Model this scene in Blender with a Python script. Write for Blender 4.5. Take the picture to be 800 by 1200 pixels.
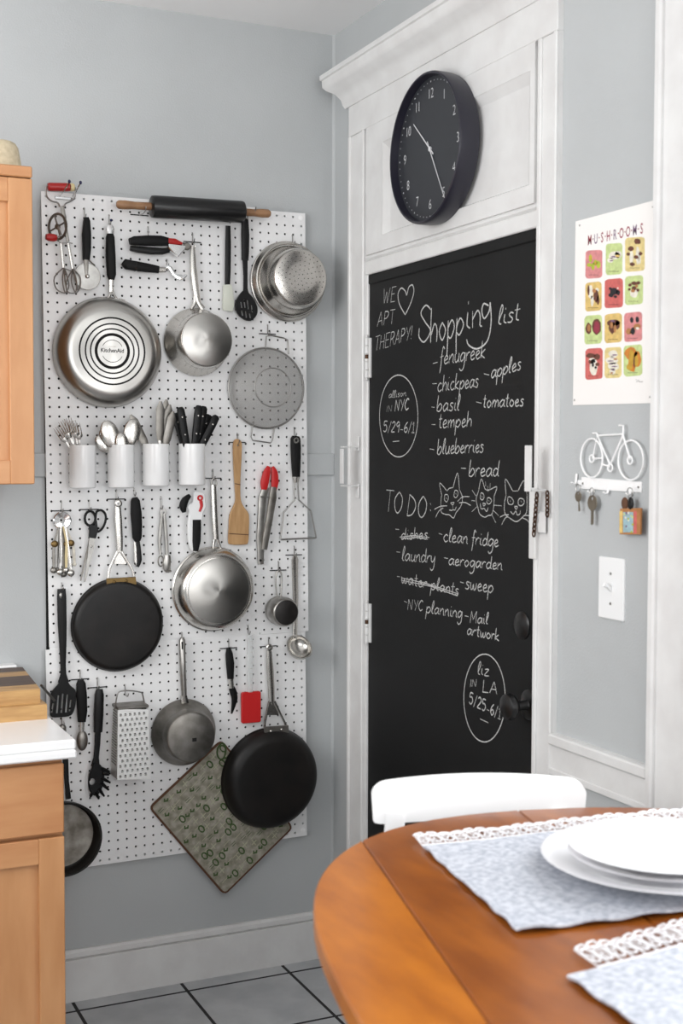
import bpy, math, random
from math import pi, sin, cos, radians
from mathutils import Vector, Matrix
from mathutils.geometry import tessellate_polygon
random.seed(7)
IN = 0.0254
for o in list(bpy.data.objects): bpy.data.objects.remove(o, do_unlink=True)
COL = bpy.context.scene.collection
SC = bpy.context.scene

# ------------------------------------------------------------------ camera
# measured from the peg holes (one inch apart): inches, origin = floor below the board's left edge
CX, CY, CZ = -28.742, -137.131, 59.752
YAW, PITCH, ROLL, FPX = 0.43313, -0.04635, 0.00243, 1514.97
fw = Vector((sin(YAW)*cos(PITCH), cos(YAW)*cos(PITCH), sin(PITCH)))
r0 = Vector((cos(YAW), -sin(YAW), 0)); u0 = r0.cross(fw)
RT = cos(ROLL)*r0 + sin(ROLL)*u0; UP = -sin(ROLL)*r0 + cos(ROLL)*u0
CAM = Vector((CX, CY, CZ))
cd = bpy.data.cameras.new('camera'); cam = bpy.data.objects.new('camera', cd); COL.objects.link(cam)
mw = Matrix((RT, UP, -fw)).transposed().to_4x4(); mw.translation = CAM*IN
cam.matrix_world = mw
cd.sensor_fit = 'VERTICAL'; cd.sensor_height = 36; cd.lens = 36*FPX/1200
cd.clip_start = .05
cd.dof.use_dof = True; cd.dof.focus_distance = 3.75; cd.dof.aperture_fstop = 5.6
SC.camera = cam

# ------------------------------------------------------------------ light
SC.view_settings.view_transform = 'Standard'; SC.view_settings.look = 'None'
SC.view_settings.gamma = 1; SC.view_settings.use_curve_mapping = False
SC.view_settings.exposure = -0.12
w = bpy.data.worlds.new('sky'); SC.world = w; w.use_nodes = True
bg = w.node_tree.nodes['Background']; bg.inputs[0].default_value = (.9, .95, 1, 1); bg.inputs[1].default_value = 1.4
def area(name, loc, target, sx, sy, power, color):
    l = bpy.data.lights.new(name, 'AREA'); l.shape = 'RECTANGLE'; l.size = sx*IN; l.size_y = sy*IN
    l.energy = power; l.color = color
    o = bpy.data.objects.new(name, l); COL.objects.link(o)
    o.location = Vector(loc)*IN
    o.rotation_euler = (Vector(target)-Vector(loc)).to_track_quat('-Z', 'Y').to_euler()
    return o
# daylight through the window beside the table (right wall), over the sink, and fill from an added rear window
area('daylight_right_window', (42.0, -96, 62), (-20, -87, 52), 64, 60, 36, (.99, .99, 1))
area('added_rear_fill', (-20, -226, 68), (0, -60, 82), 90, 60, 62, (1, .99, .98))  # fill lamp at the added, unseen rear window
area('daylight_left_window', (-68, -56, 76), (34, -34, 84), 66, 50, 40, (1, .99, .98))

# ------------------------------------------------------------------ frames and pixel measurement on real planes
class Frame:
    def __init__(s, o, r, u): s.o = Vector(o); s.r = Vector(r); s.u = Vector(u); s.n = s.r.cross(s.u)
    def __call__(s, p): return s.o + s.r*p[0] + s.u*p[1] + s.n*p[2]
XC = 33.957
BOARD = Frame((0,0,0), (1,0,0), (0,0,1))       # (right, up, out) from the peg board's face
RWALL = Frame((XC,0,0), (0,-1,0), (0,0,1))     # (towards the camera, up, out) from the right wall
WORLD = Frame((0,0,0), (1,0,0), (0,1,0))
def ray(px, py): return fw + RT*((px-400)/FPX) + UP*((600-py)/FPX)
def bp(px, py, d=0):
    v = ray(px, py); t = (-d-CY)/v.y; p = CAM+v*t; return (p.x, p.z, d)
def rp(px, py, d=0):
    v = ray(px, py); t = (XC-d-CX)/v.x; p = CAM+v*t; return (-p.y, p.z, d)
def tp(px, py, z):
    v = ray(px, py); t = (z-CZ)/v.z; p = CAM+v*t; return (p.x, p.y, z)
def ipp(px, py, d=0):                            # inches per pixel on the board plane, vertical
    return (bp(px, py-5, d)[1]-bp(px, py+5, d)[1])/10

# ------------------------------------------------------------------ materials
def lin(c):
    c = c/255
    return c/12.92 if c <= .04045 else ((c+.055)/1.055)**2.4
def rgb(c): return (lin(c[0]), lin(c[1]), lin(c[2]), 1)
MATS = {}
def mat(name, color, rough=.5, metal=0, c2=None, scale=40, stretch=(1,1,1), detail=4, lo=.35, hi=.65, bump=0, bscale=None, coat=0, spec=.5, alpha=1, emit=0):
    m = bpy.data.materials.new(name); m.use_nodes = True; nt = m.node_tree; b = nt.nodes['Principled BSDF']
    b.inputs['Base Color'].default_value = rgb(color); b.inputs['Roughness'].default_value = rough
    b.inputs['Metallic'].default_value = metal; b.inputs['Coat Weight'].default_value = coat
    b.inputs['Coat Roughness'].default_value = .15
    b.inputs['Specular IOR Level'].default_value = spec
    b.inputs['Alpha'].default_value = alpha
    if c2 or bump:
        tc = nt.nodes.new('ShaderNodeTexCoord'); mp = nt.nodes.new('ShaderNodeMapping'); mp.inputs['Scale'].default_value = stretch
        nt.links.new(tc.outputs['Object'], mp.inputs[0])
        nz = nt.nodes.new('ShaderNodeTexNoise'); nz.inputs['Scale'].default_value = scale; nz.inputs['Detail'].default_value = detail
        nt.links.new(mp.outputs[0], nz.inputs[0])
        if c2:
            rm = nt.nodes.new('ShaderNodeValToRGB'); rm.color_ramp.elements[0].position = lo; rm.color_ramp.elements[1].position = hi
            rm.color_ramp.elements[0].color = rgb(color); rm.color_ramp.elements[1].color = rgb(c2)
            nt.links.new(nz.outputs[0], rm.inputs[0]); nt.links.new(rm.outputs[0], b.inputs['Base Color'])
        if bump:
            n2 = nz
            if bscale:
                n2 = nt.nodes.new('ShaderNodeTexNoise'); n2.inputs['Scale'].default_value = bscale; nt.links.new(mp.outputs[0], n2.inputs[0])
            bm = nt.nodes.new('ShaderNodeBump'); bm.inputs['Strength'].default_value = bump; bm.inputs['Distance'].default_value = .002
            nt.links.new(n2.outputs[0], bm.inputs['Height']); nt.links.new(bm.outputs[0], b.inputs['Normal'])
    MATS[name] = m; return m
mat('wall', (183,186,187), .6, bump=.25, bscale=220, c2=(178,181,182), scale=3)
mat('ceiling', (238,238,238), .8, bump=.15, bscale=90)
mat('trim', (222,222,221), .38, c2=(214,213,212), scale=12, bump=.5, bscale=28)
mat('tile', (188,190,192), .35, c2=(168,171,174), scale=9, bump=.1, bscale=60)
mat('grout', (40,38,40), .9)
mat('pegboard', (232,232,232), .45)
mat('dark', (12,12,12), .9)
mat('steel', (196,193,188), .24, 1)
mat('steel_brushed', (180,178,174), .36, 1, c2=(150,148,144), scale=25)
mat('grater_steel', (240,240,238), .5, .85)
mat('steel_dull', (150,147,142), .42, 1, c2=(110,106,100), scale=30, lo=.3, hi=.75)
mat('wire', (160,158,155), .3, 1)
mat('chrome', (225,225,225), .1, 1)
mat('black_plastic', (8,8,9), .42, spec=.3)
mat('black_rubber', (11,11,12), .6, spec=.25)
mat('cast_iron', (24,20,18), .45, 0, c2=(8,7,7), scale=16, lo=.3, hi=.7, bump=.2, bscale=50, spec=.35)
mat('pan_coating', (44,42,41), .45, .4, c2=(26,23,22), scale=18, bump=.15, bscale=60)
mat('worn_coating', (176,172,164), .55, .2, c2=(110,104,94), scale=22)
mat('bronze', (120,98,62), .4, .9)
mat('red_paint', (165,22,20), .35)
mat('red_silicone', (190,22,24), .45)
mat('cream', (214,196,150), .5)
mat('white_plastic', (235,236,236), .3)
mat('white_ceramic', (238,238,238), .18)
mat('clear_plastic', (225,228,228), .15, alpha=.4)
mat('silicone_pale', (205,208,196), .5)
mat('blue_tip', (30,32,74), .5)
mat('wood_light', (188,150,104), .5, c2=(166,126,82), scale=14, stretch=(6,1,1), bump=.05)
mat('wood_pin', (158,120,86), .45, c2=(132,96,66), scale=20, stretch=(1,1,1))
mat('cabinet', (194,142,96), .42, c2=(180,126,80), scale=5, stretch=(5,5,1), lo=.3, hi=.7, coat=.15)
mat('cabinet_h', (194,142,96), .42, c2=(180,124,80), scale=5, stretch=(1,5,6), lo=.3, hi=.7, coat=.15)
mat('counter', (236,236,236), .22)
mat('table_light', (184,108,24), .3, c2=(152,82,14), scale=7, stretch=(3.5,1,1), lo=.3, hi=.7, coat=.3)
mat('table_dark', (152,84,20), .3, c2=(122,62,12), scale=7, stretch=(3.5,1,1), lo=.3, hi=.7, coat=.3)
mat('board_maple', (196,156,100), .45, c2=(172,130,80), scale=10, stretch=(1,6,6))
mat('board_walnut', (84,58,40), .45, c2=(64,42,30), scale=12, stretch=(1,8,8))
mat('linen', (198,201,208), .85, c2=(158,163,174), scale=110, detail=6, bump=.4, bscale=260)
mat('lace', (222,222,224), .85)
mat('plate', (240,240,243), .12, coat=.3)
mat('paint_white', (244,244,244), .3)
mat('chalkboard', (13,14,15), .6, c2=(20,21,22), scale=4, detail=6, lo=.4, hi=.8, bump=.08, bscale=160, spec=.3)
mat('black_gloss', (15,15,16), .3)
mat('chalk', (202,202,200), .95, c2=(120,120,120), scale=420, lo=.42, hi=.72)
mat('clock_case', (32,31,43), .36)
mat('clock_face', (42,44,49), .42)
mat('clock_mark', (205,206,208), .5)
mat('paper', (236,233,230), .7)
mat('keymetal', (150,142,128), .32, 1)
mat('rust', (92,66,48), .5, .7, c2=(60,42,34), scale=200)
mat('ink', (44,34,32), .8)
for n, c in dict(pink=(216,140,140), coral=(206,104,98), lime=(198,214,146), ochre=(222,190,116), sand=(226,206,142), brown=(104,62,48), tan=(176,122,74), black=(40,38,42), ivory=(232,226,212), gold=(196,156,54), maroon=(150,52,70), purple=(120,90,120), orange=(206,128,48), blue=(156,186,194), leaf=(176,190,60)).items():
    mat('print_'+n, c, .8, c2=tuple(int(v*.9) for v in c), scale=90)
mat('mitt', (166,160,148), .9, c2=(128,126,110), scale=60, bump=.3, bscale=500)
mat('mitt_green', (62,84,44), .9); mat('mitt_cream', (176,174,150), .9); mat('mitt_edge', (92,62,44), .9)
mat('hat', (206,192,164), .8, c2=(190,176,148), scale=90)
mat('hanging_white', (225,225,222), .5)
mat('bulb_red', (190,20,24), .3)
m = mat('steel_spun', (178,176,172), .3, 1); nt = m.node_tree; b = nt.nodes['Principled BSDF']
tg = nt.nodes.new('ShaderNodeTangent'); tg.direction_type = 'RADIAL'; tg.axis = 'Y'; nt.links.new(tg.outputs[0], b.inputs['Tangent'])
b.inputs['Anisotropic'].default_value = .8
# see-through wire gauze of the strainer
m = mat('gauze', (150,148,145), .5, .3); nt = m.node_tree; b = nt.nodes['Principled BSDF']
tr = nt.nodes.new('ShaderNodeBsdfTransparent'); mx = nt.nodes.new('ShaderNodeMixShader'); mx.inputs[0].default_value = .5
nt.links.new(tr.outputs[0], mx.inputs[1]); nt.links.new(b.outputs[0], mx.inputs[2]); nt.links.new(mx.outputs[0], nt.nodes['Material Output'].inputs[0])

# ------------------------------------------------------------------ mesh builder (inches, in a frame)
def catmull(pts, k=5, close=False):
    n = len(pts); out = []
    if n < 3: return list(pts)
    P = [Vector(p) for p in pts]
    rng = n if close else n-1
    for i in range(rng):
        if close: a, b, c, d = P[(i-1) % n], P[i], P[(i+1) % n], P[(i+2) % n]
        else: a, b, c, d = P[max(i-1,0)], P[i], P[i+1], P[min(i+2,n-1)]
        for j in range(k):
            t = j/k
            out.append(tuple(.5*((2*b)+(c-a)*t+(2*a-5*b+4*c-d)*t*t+(3*b-a-3*c+d)*t**3)))
    if not close: out.append(tuple(P[-1]))
    return out
def lerp_list(v, n):
    if not isinstance(v, (list, tuple)): return [v]*n
    if len(v) == n: return list(v)
    out = []
    for i in range(n):
        t = i*(len(v)-1)/(n-1); k = min(int(t), len(v)-2); out.append(v[k]+(v[k+1]-v[k])*(t-k))
    return out
class MB:
    def __init__(s, frame=BOARD): s.v = []; s.f = []; s.F = frame
    def add(s, vs, fs):
        k = len(s.v); s.v += [tuple(s.F(p)) for p in vs]; s.f += [tuple(i+k for i in f) for f in fs]; return s
    def box(s, a0, a1, b0, b1, c0, c1, bev=0):
        if bev:
            pts = []
            e = bev
            o = [(a0+e,b0),(a1-e,b0),(a1,b0+e),(a1,b1-e),(a1-e,b1),(a0+e,b1),(a0,b1-e),(a0,b0+e)]
            i = [(a0+e,b0+e),(a1-e,b0+e),(a1-e,b0+e),(a1-e,b1-e),(a1-e,b1-e),(a0+e,b1-e),(a0+e,b1-e),(a0+e,b0+e)]
            vs = [(x,y,c0) for x,y in o]+[(x,y,c1-e) for x,y in o]+[(x,y,c1) for x,y in i]
            fs = [tuple(range(7,-1,-1))]
            for L in (0,8):
                for k in range(8):
                    j = (k+1)%8; fs.append((L+k,L+j,L+8+j,L+8+k))
            fs.append((16,18,20,22))
            # collapse duplicates is unnecessary, the cap uses one vertex of each pair
            return s.add(vs, fs)
        vs = [(a,b,c) for c in (c0,c1) for b in (b0,b1) for a in (a0,a1)]
        return s.add(vs, [(0,2,3,1),(4,5,7,6),(0,1,5,4),(2,6,7,3),(0,4,6,2),(1,3,7,5)])
    def prism(s, outer, c0, c1, holes=(), bev=0):
        loops = [list(outer)]+[list(h) for h in holes]
        tri = tessellate_polygon([[Vector((p[0],p[1],0)) for p in L] for L in loops])
        flat = [p for L in loops for p in L]; n = len(flat)
        def shrink(L, e):
            m = len(L); A = sum(L[i][0]*L[(i+1)%m][1]-L[(i+1)%m][0]*L[i][1] for i in range(m)); sg = 1 if A > 0 else -1
            out = []
            for i in range(m):
                p0, p1, p2 = Vector(L[i-1][:2]), Vector(L[i][:2]), Vector(L[(i+1)%m][:2])
                d = (p2-p0); d = d.normalized() if d.length else d
                out.append((p1.x - sg*d.y*e*1.0, p1.y + sg*d.x*e*1.0))
            return out
        if bev:
            top = [q for q in shrink(loops[0], bev)]+[p for L in loops[1:] for p in L]
        else: top = flat
        vs = [(p[0],p[1],c0) for p in flat]+[(p[0],p[1],c1-bev) for p in flat]+[(p[0],p[1],c1) for p in top]
        fs = []
        for t in tri:
            a, b2, c = (flat[i] for i in t)
            A = (b2[0]-a[0])*(c[1]-a[1])-(c[0]-a[0])*(b2[1]-a[1])
            t = tuple(t) if A > 0 else tuple(reversed(t))
            fs.append(tuple(i+2*n for i in t)); fs.append(tuple(reversed(t)))
        k = 0
        for q, L in enumerate(loops):
            m = len(L); A = sum(L[i][0]*L[(i+1)%m][1]-L[(i+1)%m][0]*L[i][1] for i in range(m))
            fwd = (A > 0) == (q == 0)
            for i in range(m):
                a, b2 = k+i, k+(i+1)%m
                if not fwd: a, b2 = b2, a
                for lv in ((0, 1) if bev else (0,)):
                    hi = lv+1 if bev else 2
                    fs.append((a+lv*n, b2+lv*n, b2+hi*n, a+hi*n))
            k += m
        return s.add(vs, fs)
    def lathe(s, c, prof, seg=40, ax=(0,0,1), start=0, close=False, sx=1, cap=True):
        """prof: list of (radius, distance along axis)"""
        ax = Vector(ax).normalized(); t = Vector((1,0,0)) if abs(ax.x) < .9 else Vector((0,1,0))
        e1 = (t - ax*t.dot(ax)).normalized(); e2 = ax.cross(e1); c = Vector(c)
        vs = []; fs = []; n = len(prof)
        for i in range(seg):
            a = 2*pi*i/seg+start
            for r, h in prof: vs.append(tuple(c + e1*(r*cos(a)*sx)+e2*(r*sin(a)) + ax*h))
        for i in range(seg):
            j = (i+1) % seg
            for k in range(n-1 if not close else n):
                l = (k+1) % n
                fs.append((i*n+k, j*n+k, j*n+l, i*n+l))
        if not close and cap:
            if prof[0][0] > 1e-6: fs.append(tuple(i*n for i in reversed(range(seg))))
            if prof[-1][0] > 1e-6: fs.append(tuple(i*n+n-1 for i in range(seg)))
        return s.add(vs, fs)
    def cyl(s, p0, p1, r, seg=14, r2=None):
        d = Vector(p1)-Vector(p0); L = d.length; r2 = r if r2 is None else r2; e = min(r*.2, L*.2)
        return s.lathe(p0, [(r-e,0),(r,e),(r2,L-e),(r2-e,L)], seg, d)
    def tube(s, pts, r, n=7, close=False):
        P = [Vector(p) for p in pts]; m = len(P); R = lerp_list(r, m)
        T = []
        for i in range(m):
            a = P[i-1] if (i or close) else P[0]; b = P[(i+1)%m] if (i < m-1 or close) else P[-1]
            d = b-a; T.append(d.normalized() if d.length > 1e-9 else Vector((0,0,1)))
        t0 = Vector((0,0,1)) if abs(T[0].z) < .9 else Vector((1,0,0))
        e = (t0-T[0]*t0.dot(T[0])).normalized(); vs = []; fs = []
        for i in range(m):
            e = (e-T[i]*e.dot(T[i])); e = e.normalized() if e.length > 1e-6 else T[i].orthogonal().normalized()
            f2 = T[i].cross(e)
            for k in range(n):
                a = 2*pi*k/n; vs.append(tuple(P[i]+e*(cos(a)*R[i])+f2*(sin(a)*R[i])))
        for i in range(m if close else m-1):
            j = (i+1) % m
            for k in range(n): fs.append((i*n+k, i*n+(k+1)%n, j*n+(k+1)%n, j*n+k))
        if not close: fs.append(tuple(reversed(range(n)))); fs.append(tuple((m-1)*n+k for k in range(n)))
        return s.add(vs, fs)
    def sweep(s, pts, w, t, n=10, k=.6, cap=True):
        """flat strap: half width w across (in the frame's plane), half thickness t outwards"""
        P = [Vector(p if len(p) == 3 else (*p, 0)) for p in pts]; m = len(P); W = lerp_list(w, m); TH = lerp_list(t, m)
        vs = []; fs = []
        for i in range(m):
            d = (P[min(i+1,m-1)]-P[max(i-1,0)]).normalized(); o = Vector((0,0,1))
            lat = d.cross(o); lat = lat.normalized() if lat.length > 1e-6 else Vector((1,0,0)); nn = lat.cross(d)
            for q in range(n):
                a = 2*pi*q/n; x = abs(cos(a))**k*(1 if cos(a) >= 0 else -1); y = abs(sin(a))**k*(1 if sin(a) >= 0 else -1)
                vs.append(tuple(P[i]+lat*(W[i]*x)+nn*(TH[i]*y)))
        for i in range(m-1):
            for q in range(n): fs.append((i*n+q, i*n+(q+1)%n, (i+1)*n+(q+1)%n, (i+1)*n+q))
        fs.append(tuple(reversed(range(n)))); fs.append(tuple((m-1)*n+q for q in range(n)))
        return s.add(vs, fs)
    def ell(s, c, r, nu=16, nv=10, rot=0):
        vs = []; fs = []; c = Vector(c); cr, sr = cos(rot), sin(rot)
        for i in range(nv+1):
            a = pi*i/nv
            for j in range(nu):
                b = 2*pi*j/nu; x, y, z = r[0]*sin(a)*cos(b), r[1]*cos(a), r[2]*sin(a)*sin(b)
                vs.append((c.x+x*cr-y*sr, c.y+x*sr+y*cr, c.z+z))
        for i in range(nv):
            for j in range(nu): fs.append((i*nu+j, i*nu+(j+1)%nu, (i+1)*nu+(j+1)%nu, (i+1)*nu+j))
        return s.add(vs, fs)
    def ribbon(s, pts, w, c=None):
        P = [Vector(p) for p in pts]; m = len(P); vs = []; fs = []
        for i in range(m):
            d = P[min(i+1,m-1)]-P[max(i-1,0)]; d.z = 0
            d = d.normalized() if d.length > 1e-9 else Vector((1,0,0)); l = Vector((-d.y, d.x, 0))*w*(1 if 0 < i < m-1 else .6)
            vs += [tuple(P[i]-l), tuple(P[i]+l)]
        for i in range(m-1): fs.append((2*i, 2*i+2, 2*i+3, 2*i+1))
        return s.add(vs, fs)
    def flat(s, pts, c):
        return s.add([(p[0],p[1],c) for p in pts], [tuple(range(len(pts)))])

def tag(o, label, cat, group=None):
    if label: o['label'] = label
    o['category'] = cat
    if group: o['group'] = group
    return o
def base_of(o):
    p = o.parent; v = o.location.copy()
    while p: v += p.location; p = p.parent
    return v
def obj(name, mb, material, parent=None, sharp=35, origin=None, label=None, smooth=True, fix=True):
    V = [Vector(v)*IN for v in mb.v]
    if parent: org = base_of(parent); loc = Vector((0,0,0))
    else:
        lo = Vector((min(v.x for v in V), min(v.y for v in V), min(v.z for v in V))); hi = Vector((max(v.x for v in V), max(v.y for v in V), max(v.z for v in V)))
        org = Vector(((lo.x+hi.x)/2, (lo.y+hi.y)/2, lo.z)); loc = org
    me = bpy.data.meshes.new(name); me.from_pydata([tuple(v-org) for v in V], [], mb.f)
    if fix:
        import bmesh
        bm = bmesh.new(); bm.from_mesh(me); bmesh.ops.remove_doubles(bm, verts=bm.verts, dist=1e-6)
        bmesh.ops.recalc_face_normals(bm, faces=bm.faces); bm.to_mesh(me); bm.free()
    if smooth:
        me.polygons.foreach_set('use_smooth', [True]*len(me.polygons)); me.set_sharp_from_angle(angle=radians(sharp))
    me.materials.append(MATS[material]); me.update()
    o = bpy.data.objects.new(name, me); COL.objects.link(o)
    if parent: o.parent = parent
    o.location = loc
    if label: o['label'] = label
    return o
def empty(name, world_in, label, cat, group=None):
    o = bpy.data.objects.new(name, None); COL.objects.link(o); o.location = Vector(world_in)*IN; o.empty_display_size = .02
    return tag(o, label, cat, group)
def tool(name, label, cat, px, py, d=.3, group=None):
    return empty(name, BOARD(bp(px, py, d)), label, cat, group)
def struct(name, mb, material, **k):
    o = obj(name, mb, material, **k)
    if not k.get('parent'): o['kind'] = 'structure'
    return o
def sempty(name, loc):
    o = bpy.data.objects.new(name, None); COL.objects.link(o); o.location = Vector(loc)*IN; o['kind'] = 'structure'; return o
def copy_tree(o, parent=None):
    c = o.copy(); COL.objects.link(c)
    if parent: c.parent = parent
    for ch in [x for x in o.children]: copy_tree(ch, c)
    return c
FONT = None
def text_mb(txt, frame, origin, h, right=(1,0,0), up=(0,1,0), depth=.0, c=None, sx=1, align='CENTER', offs=0):
    """flat lettering: text -> mesh, laid on a frame at origin (a,b,c); h = capital height"""
    cu = bpy.data.curves.new('t', 'FONT'); cu.body = txt; cu.align_x = align; cu.size = 1; cu.resolution_u = 3; cu.offset = offs
    ob = bpy.data.objects.new('t', cu); COL.objects.link(ob)
    dg = bpy.context.evaluated_depsgraph_get(); me = bpy.data.meshes.new_from_object(ob.evaluated_get(dg))
    mb = MB(frame); o = Vector(origin); R = Vector(right); U = Vector(up); k = h/.69
    mb.add([tuple(o+R*(v.co.x*k*sx)+U*(v.co.y*k)) for v in me.vertices], [tuple(p.vertices) for p in me.polygons])
    bpy.data.objects.remove(ob, do_unlink=True); bpy.data.meshes.remove(me)
    return mb
def circle(cx, cy, r, n=24, ry=None): return [(cx+r*cos(2*pi*i/n), cy+(ry or r)*sin(2*pi*i/n)) for i in range(n)]
# ------------------------------------------------------------------ room shell
H = 107.7; WX = -72; RY = -232; BW = .75                  # ceiling, left wall, rear wall, back wall surface (y)
struct('wall_back', MB(WORLD).box(WX-6, XC+6, BW, BW+5, -1, H+6), 'wall', smooth=False)
wr = MB(WORLD)                                            # right wall with the opening of the window beside the table
WY0, WY1, WZ0, WZ1 = -64.5, -126, 34, 92
wr.box(XC, XC+6, RY-6, WY1, 0, H); wr.box(XC, XC+6, WY0, BW, 0, H); wr.box(XC, XC+6, WY1, WY0, 0, WZ0); wr.box(XC, XC+6, WY1, WY0, WZ1, H)
struct('wall_right', wr, 'wall', smooth=False)
wl = MB(WORLD); wl.box(WX-6, WX, RY-6, -91, 0, H); wl.box(WX-6, WX, -21, BW, 0, H); wl.box(WX-6, WX, -91, -21, 0, 48); wl.box(WX-6, WX, -91, -21, 102, H)
struct('wall_left', wl, 'wall', smooth=False)
wb = MB(WORLD); wb.box(WX, -68, RY-6, RY, 0, H); wb.box(28, XC, RY-6, RY, 0, H); wb.box(-68, 28, RY-6, RY, 0, 36); wb.box(-68, 28, RY-6, RY, 98, H)
struct('wall_rear', wb, 'wall', smooth=False)
struct('ceiling', MB(WORLD).box(WX-6, XC+6, RY-6, BW+5, H, H+6), 'ceiling', smooth=False)
fl = struct('floor', MB(WORLD).box(WX-6, XC+6, RY-6, BW+5, -1.2, -.015), 'grout', smooth=False)
tx, ty = 12.25, 12.6
proto = None
for i in range(-6, 3):
    for j in range(0, 19):
        x0 = 2.72+i*tx; y1 = -2.25-(j-1)*ty
        if j == 0: y0, y1 = -2.25, BW-.02
        else: y0 = y1-ty
        x1 = min(x0+tx, XC)-.15; x0 = max(x0, WX)+.15; y0 = max(y0, RY)+.15; y1 -= .17
        if x1-x0 < 1 or y1-y0 < .4: continue
        full = abs(x1-x0-tx+.3) < .01 and abs(y1-y0-ty+.32) < .01
        if full and proto:
            t = proto.copy(); COL.objects.link(t); t.location = Vector((x0-PX, y0-PY, 0))*IN; continue
        t = obj('tile', MB(WORLD).box(x0, x1, y0, y1, -.1, 0, .05), 'tile', fl, smooth=False)
        if full: proto = t; PX, PY = x0, y0
# windows (out of the frame; daylight comes in here, the rear one is added for fill and reflections)
def window(name, mk):
    f, pane = MB(WORLD), MB(WORLD); mk(f, pane)
    r = struct(name, f, 'trim', smooth=False)
    return r
def w1(f, g):
    y0, y1, z0, z1 = WY0, WY1, WZ0, WZ1
    for a, b in ((z0, z0+2), (z1-2, z1), ((z0+z1)/2-1, (z0+z1)/2+1)): f.box(XC+2, XC+4, y1, y0, a, b)
    for a in (y0-2, y1, (y0+y1)/2-.6): f.box(XC+2, XC+4, a, a+(2 if a != (y0+y1)/2-.6 else 1.2), z0, z1)
window('window_1', w1)
def w2(f, g):
    for a in (36, 96, 66): f.box(-68, 28, RY-4, RY-2, a, a+2)
    for a in (-68, -37, -5, 26): f.box(a, a+2, RY-4, RY-2, 36, 98)
window('added_rear_window', w2)  # added behind the camera for fill light and reflections in the steel
def w3(f, g):
    for a in (48, 100, 74): f.box(WX-4, WX-2, -91, -21, a, a+2)
    for a in (-91, -57, -23): f.box(WX-4, WX-2, a, a+2, 48, 102)
window('window_3', w3)
# casing of the window beside the door, its inner edge is at the picture's right border
c = MB(RWALL); c.box(58.75, 63.6, 4, 100, 0, .75, .12); c.box(58.75, 59.5, 4, 100, .75, 1.15, .15); c.box(62.9, 64.4, 4, 100, 0, 1.1, .1)
struct('trim_1', c, 'trim')
# chair rail and baseboards
c = MB(RWALL); c.prism([(45.4,32.3),(58.7,32.3),(58.7,35.85),(45.4,35.85)], 0, .6, bev=.12); c.box(45.4, 58.7, 34.9, 35.85, .6, .95, .15); c.box(45.4, 58.7, 32.35, 32.9, .6, .75, .06)
struct('trim_2', c, 'trim')
c = MB(BOARD)
c.box(WX, XC, -0.02, 4.6, -BW, -.02, .04); c.box(WX, XC, 4.6, 5.6, -BW, -.12, .25)
struct('baseboard_back', c, 'trim', smooth=False)
c = MB(RWALL); c.box(45.6, 58.7, 0, 5.5, 0, .7, .2); struct('baseboard_right', c, 'trim', smooth=False)
# painted-over chair rail on the back wall
c = MB(BOARD); c.box(WX, XC, 57.0, 59.6, -BW, -.42, .12); struct('trim_3', c, 'wall', smooth=False)
# rounded, slightly uneven plaster corner
c = MB(WORLD); c.prism([(XC-.02,BW),(XC-.25,BW),(XC-.1,BW-.12),(XC,BW-.3)], 0, H); struct('trim_4', c, 'wall')

# ------------------------------------------------------------------ door in the right wall
def wob(a, b, n, amp):                                    # thick old paint: slightly uneven run from a to b
    return [a+(b-a)*i/n + (random.uniform(-amp, amp) if 0 < i < n else 0) for i in range(n+1)]
DL, DR, DT = 9.0, 42.1, 79.15
door = struct('door_1', MB(RWALL).box(DL-.1, DR+.1, 0, DT, -.35, .12, .05), 'chalkboard')
# frame bead painted black across the top of the door
obj('head_bead', MB(RWALL).box(DL+.05, DR, DT-1.1, DT-.05, .1, .32, .1), 'chalkboard', door)
cas = sempty('trim_5', RWALL((25, 0, 0)))
def part(name, mb, m='trim', par=None, **k): return obj(name, mb, m, par or cas, **k)
def casing(s0, s1, inner, z1):
    m = MB(RWALL)
    m.box(s0, s1, 0, z1, 0, .5, .06)
    a, b = (s0, s1)
    for e in ((a, a+.55), (b-.55, b)):
        pts = [(e[0], 0), (e[1], 0), (e[1], z1), (e[0], z1)]
        m.box(e[0], e[1], 0, z1, .5, .72, .1)
    # a stepped inner stop
    m.box(inner, inner+.5, 0, z1-.4, 0, .38, .08)
    return m
part('casing_board', casing(4.5, 8.5, 8.5, 94.9))
part('casing_board', casing(42.6, 45.45, 42.1, 94.9))
# frieze, crown and transom
m = MB(RWALL); m.box(4.5, 45.45, 94.9, 98.3, 0, .62, .06); part('frieze_board', m)
prof = [(0,98.2),(.75,98.2),(.95,98.6),(1.1,99.2),(1.6,99.9),(2.4,100.4),(2.7,100.75),(2.75,101.5),(2.95,101.6),(2.95,102.1),(2.6,102.2),(0,102.35)]
m = MB(Frame((XC,0,0), (-1,0,0), (0,0,1)))                  # profile (out, up); c runs along the wall
m = MB(RWALL); vs = []; n = len(prof)
for s0, q in ((4.5, -1), (45.45, 1)):
    for o_, z in prof: vs.append((s0+q*min(o_, 2.9)*.95, z, o_))
fs = [(i, (i+1)%n, n+(i+1)%n, n+i) for i in range(n)]+[tuple(range(n)), tuple(range(2*n-1, n-1, -1))]
m.add(vs, fs); part('crown_moulding', m, sharp=50)
m = MB(RWALL)
A = (9.0, 42.1, 81.2, 94.9); B_ = (13.0, 41.4, 82.85, 92.6)
m.prism([(A[0],A[2]),(A[1],A[2]),(A[1],A[3]),(A[0],A[3])], 0.0, .62, holes=[[(B_[0],B_[2]),(B_[1],B_[2]),(B_[1],B_[3]),(B_[0],B_[3])]])
part('transom_frame', m)
m = MB(RWALL)
q = .95
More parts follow.
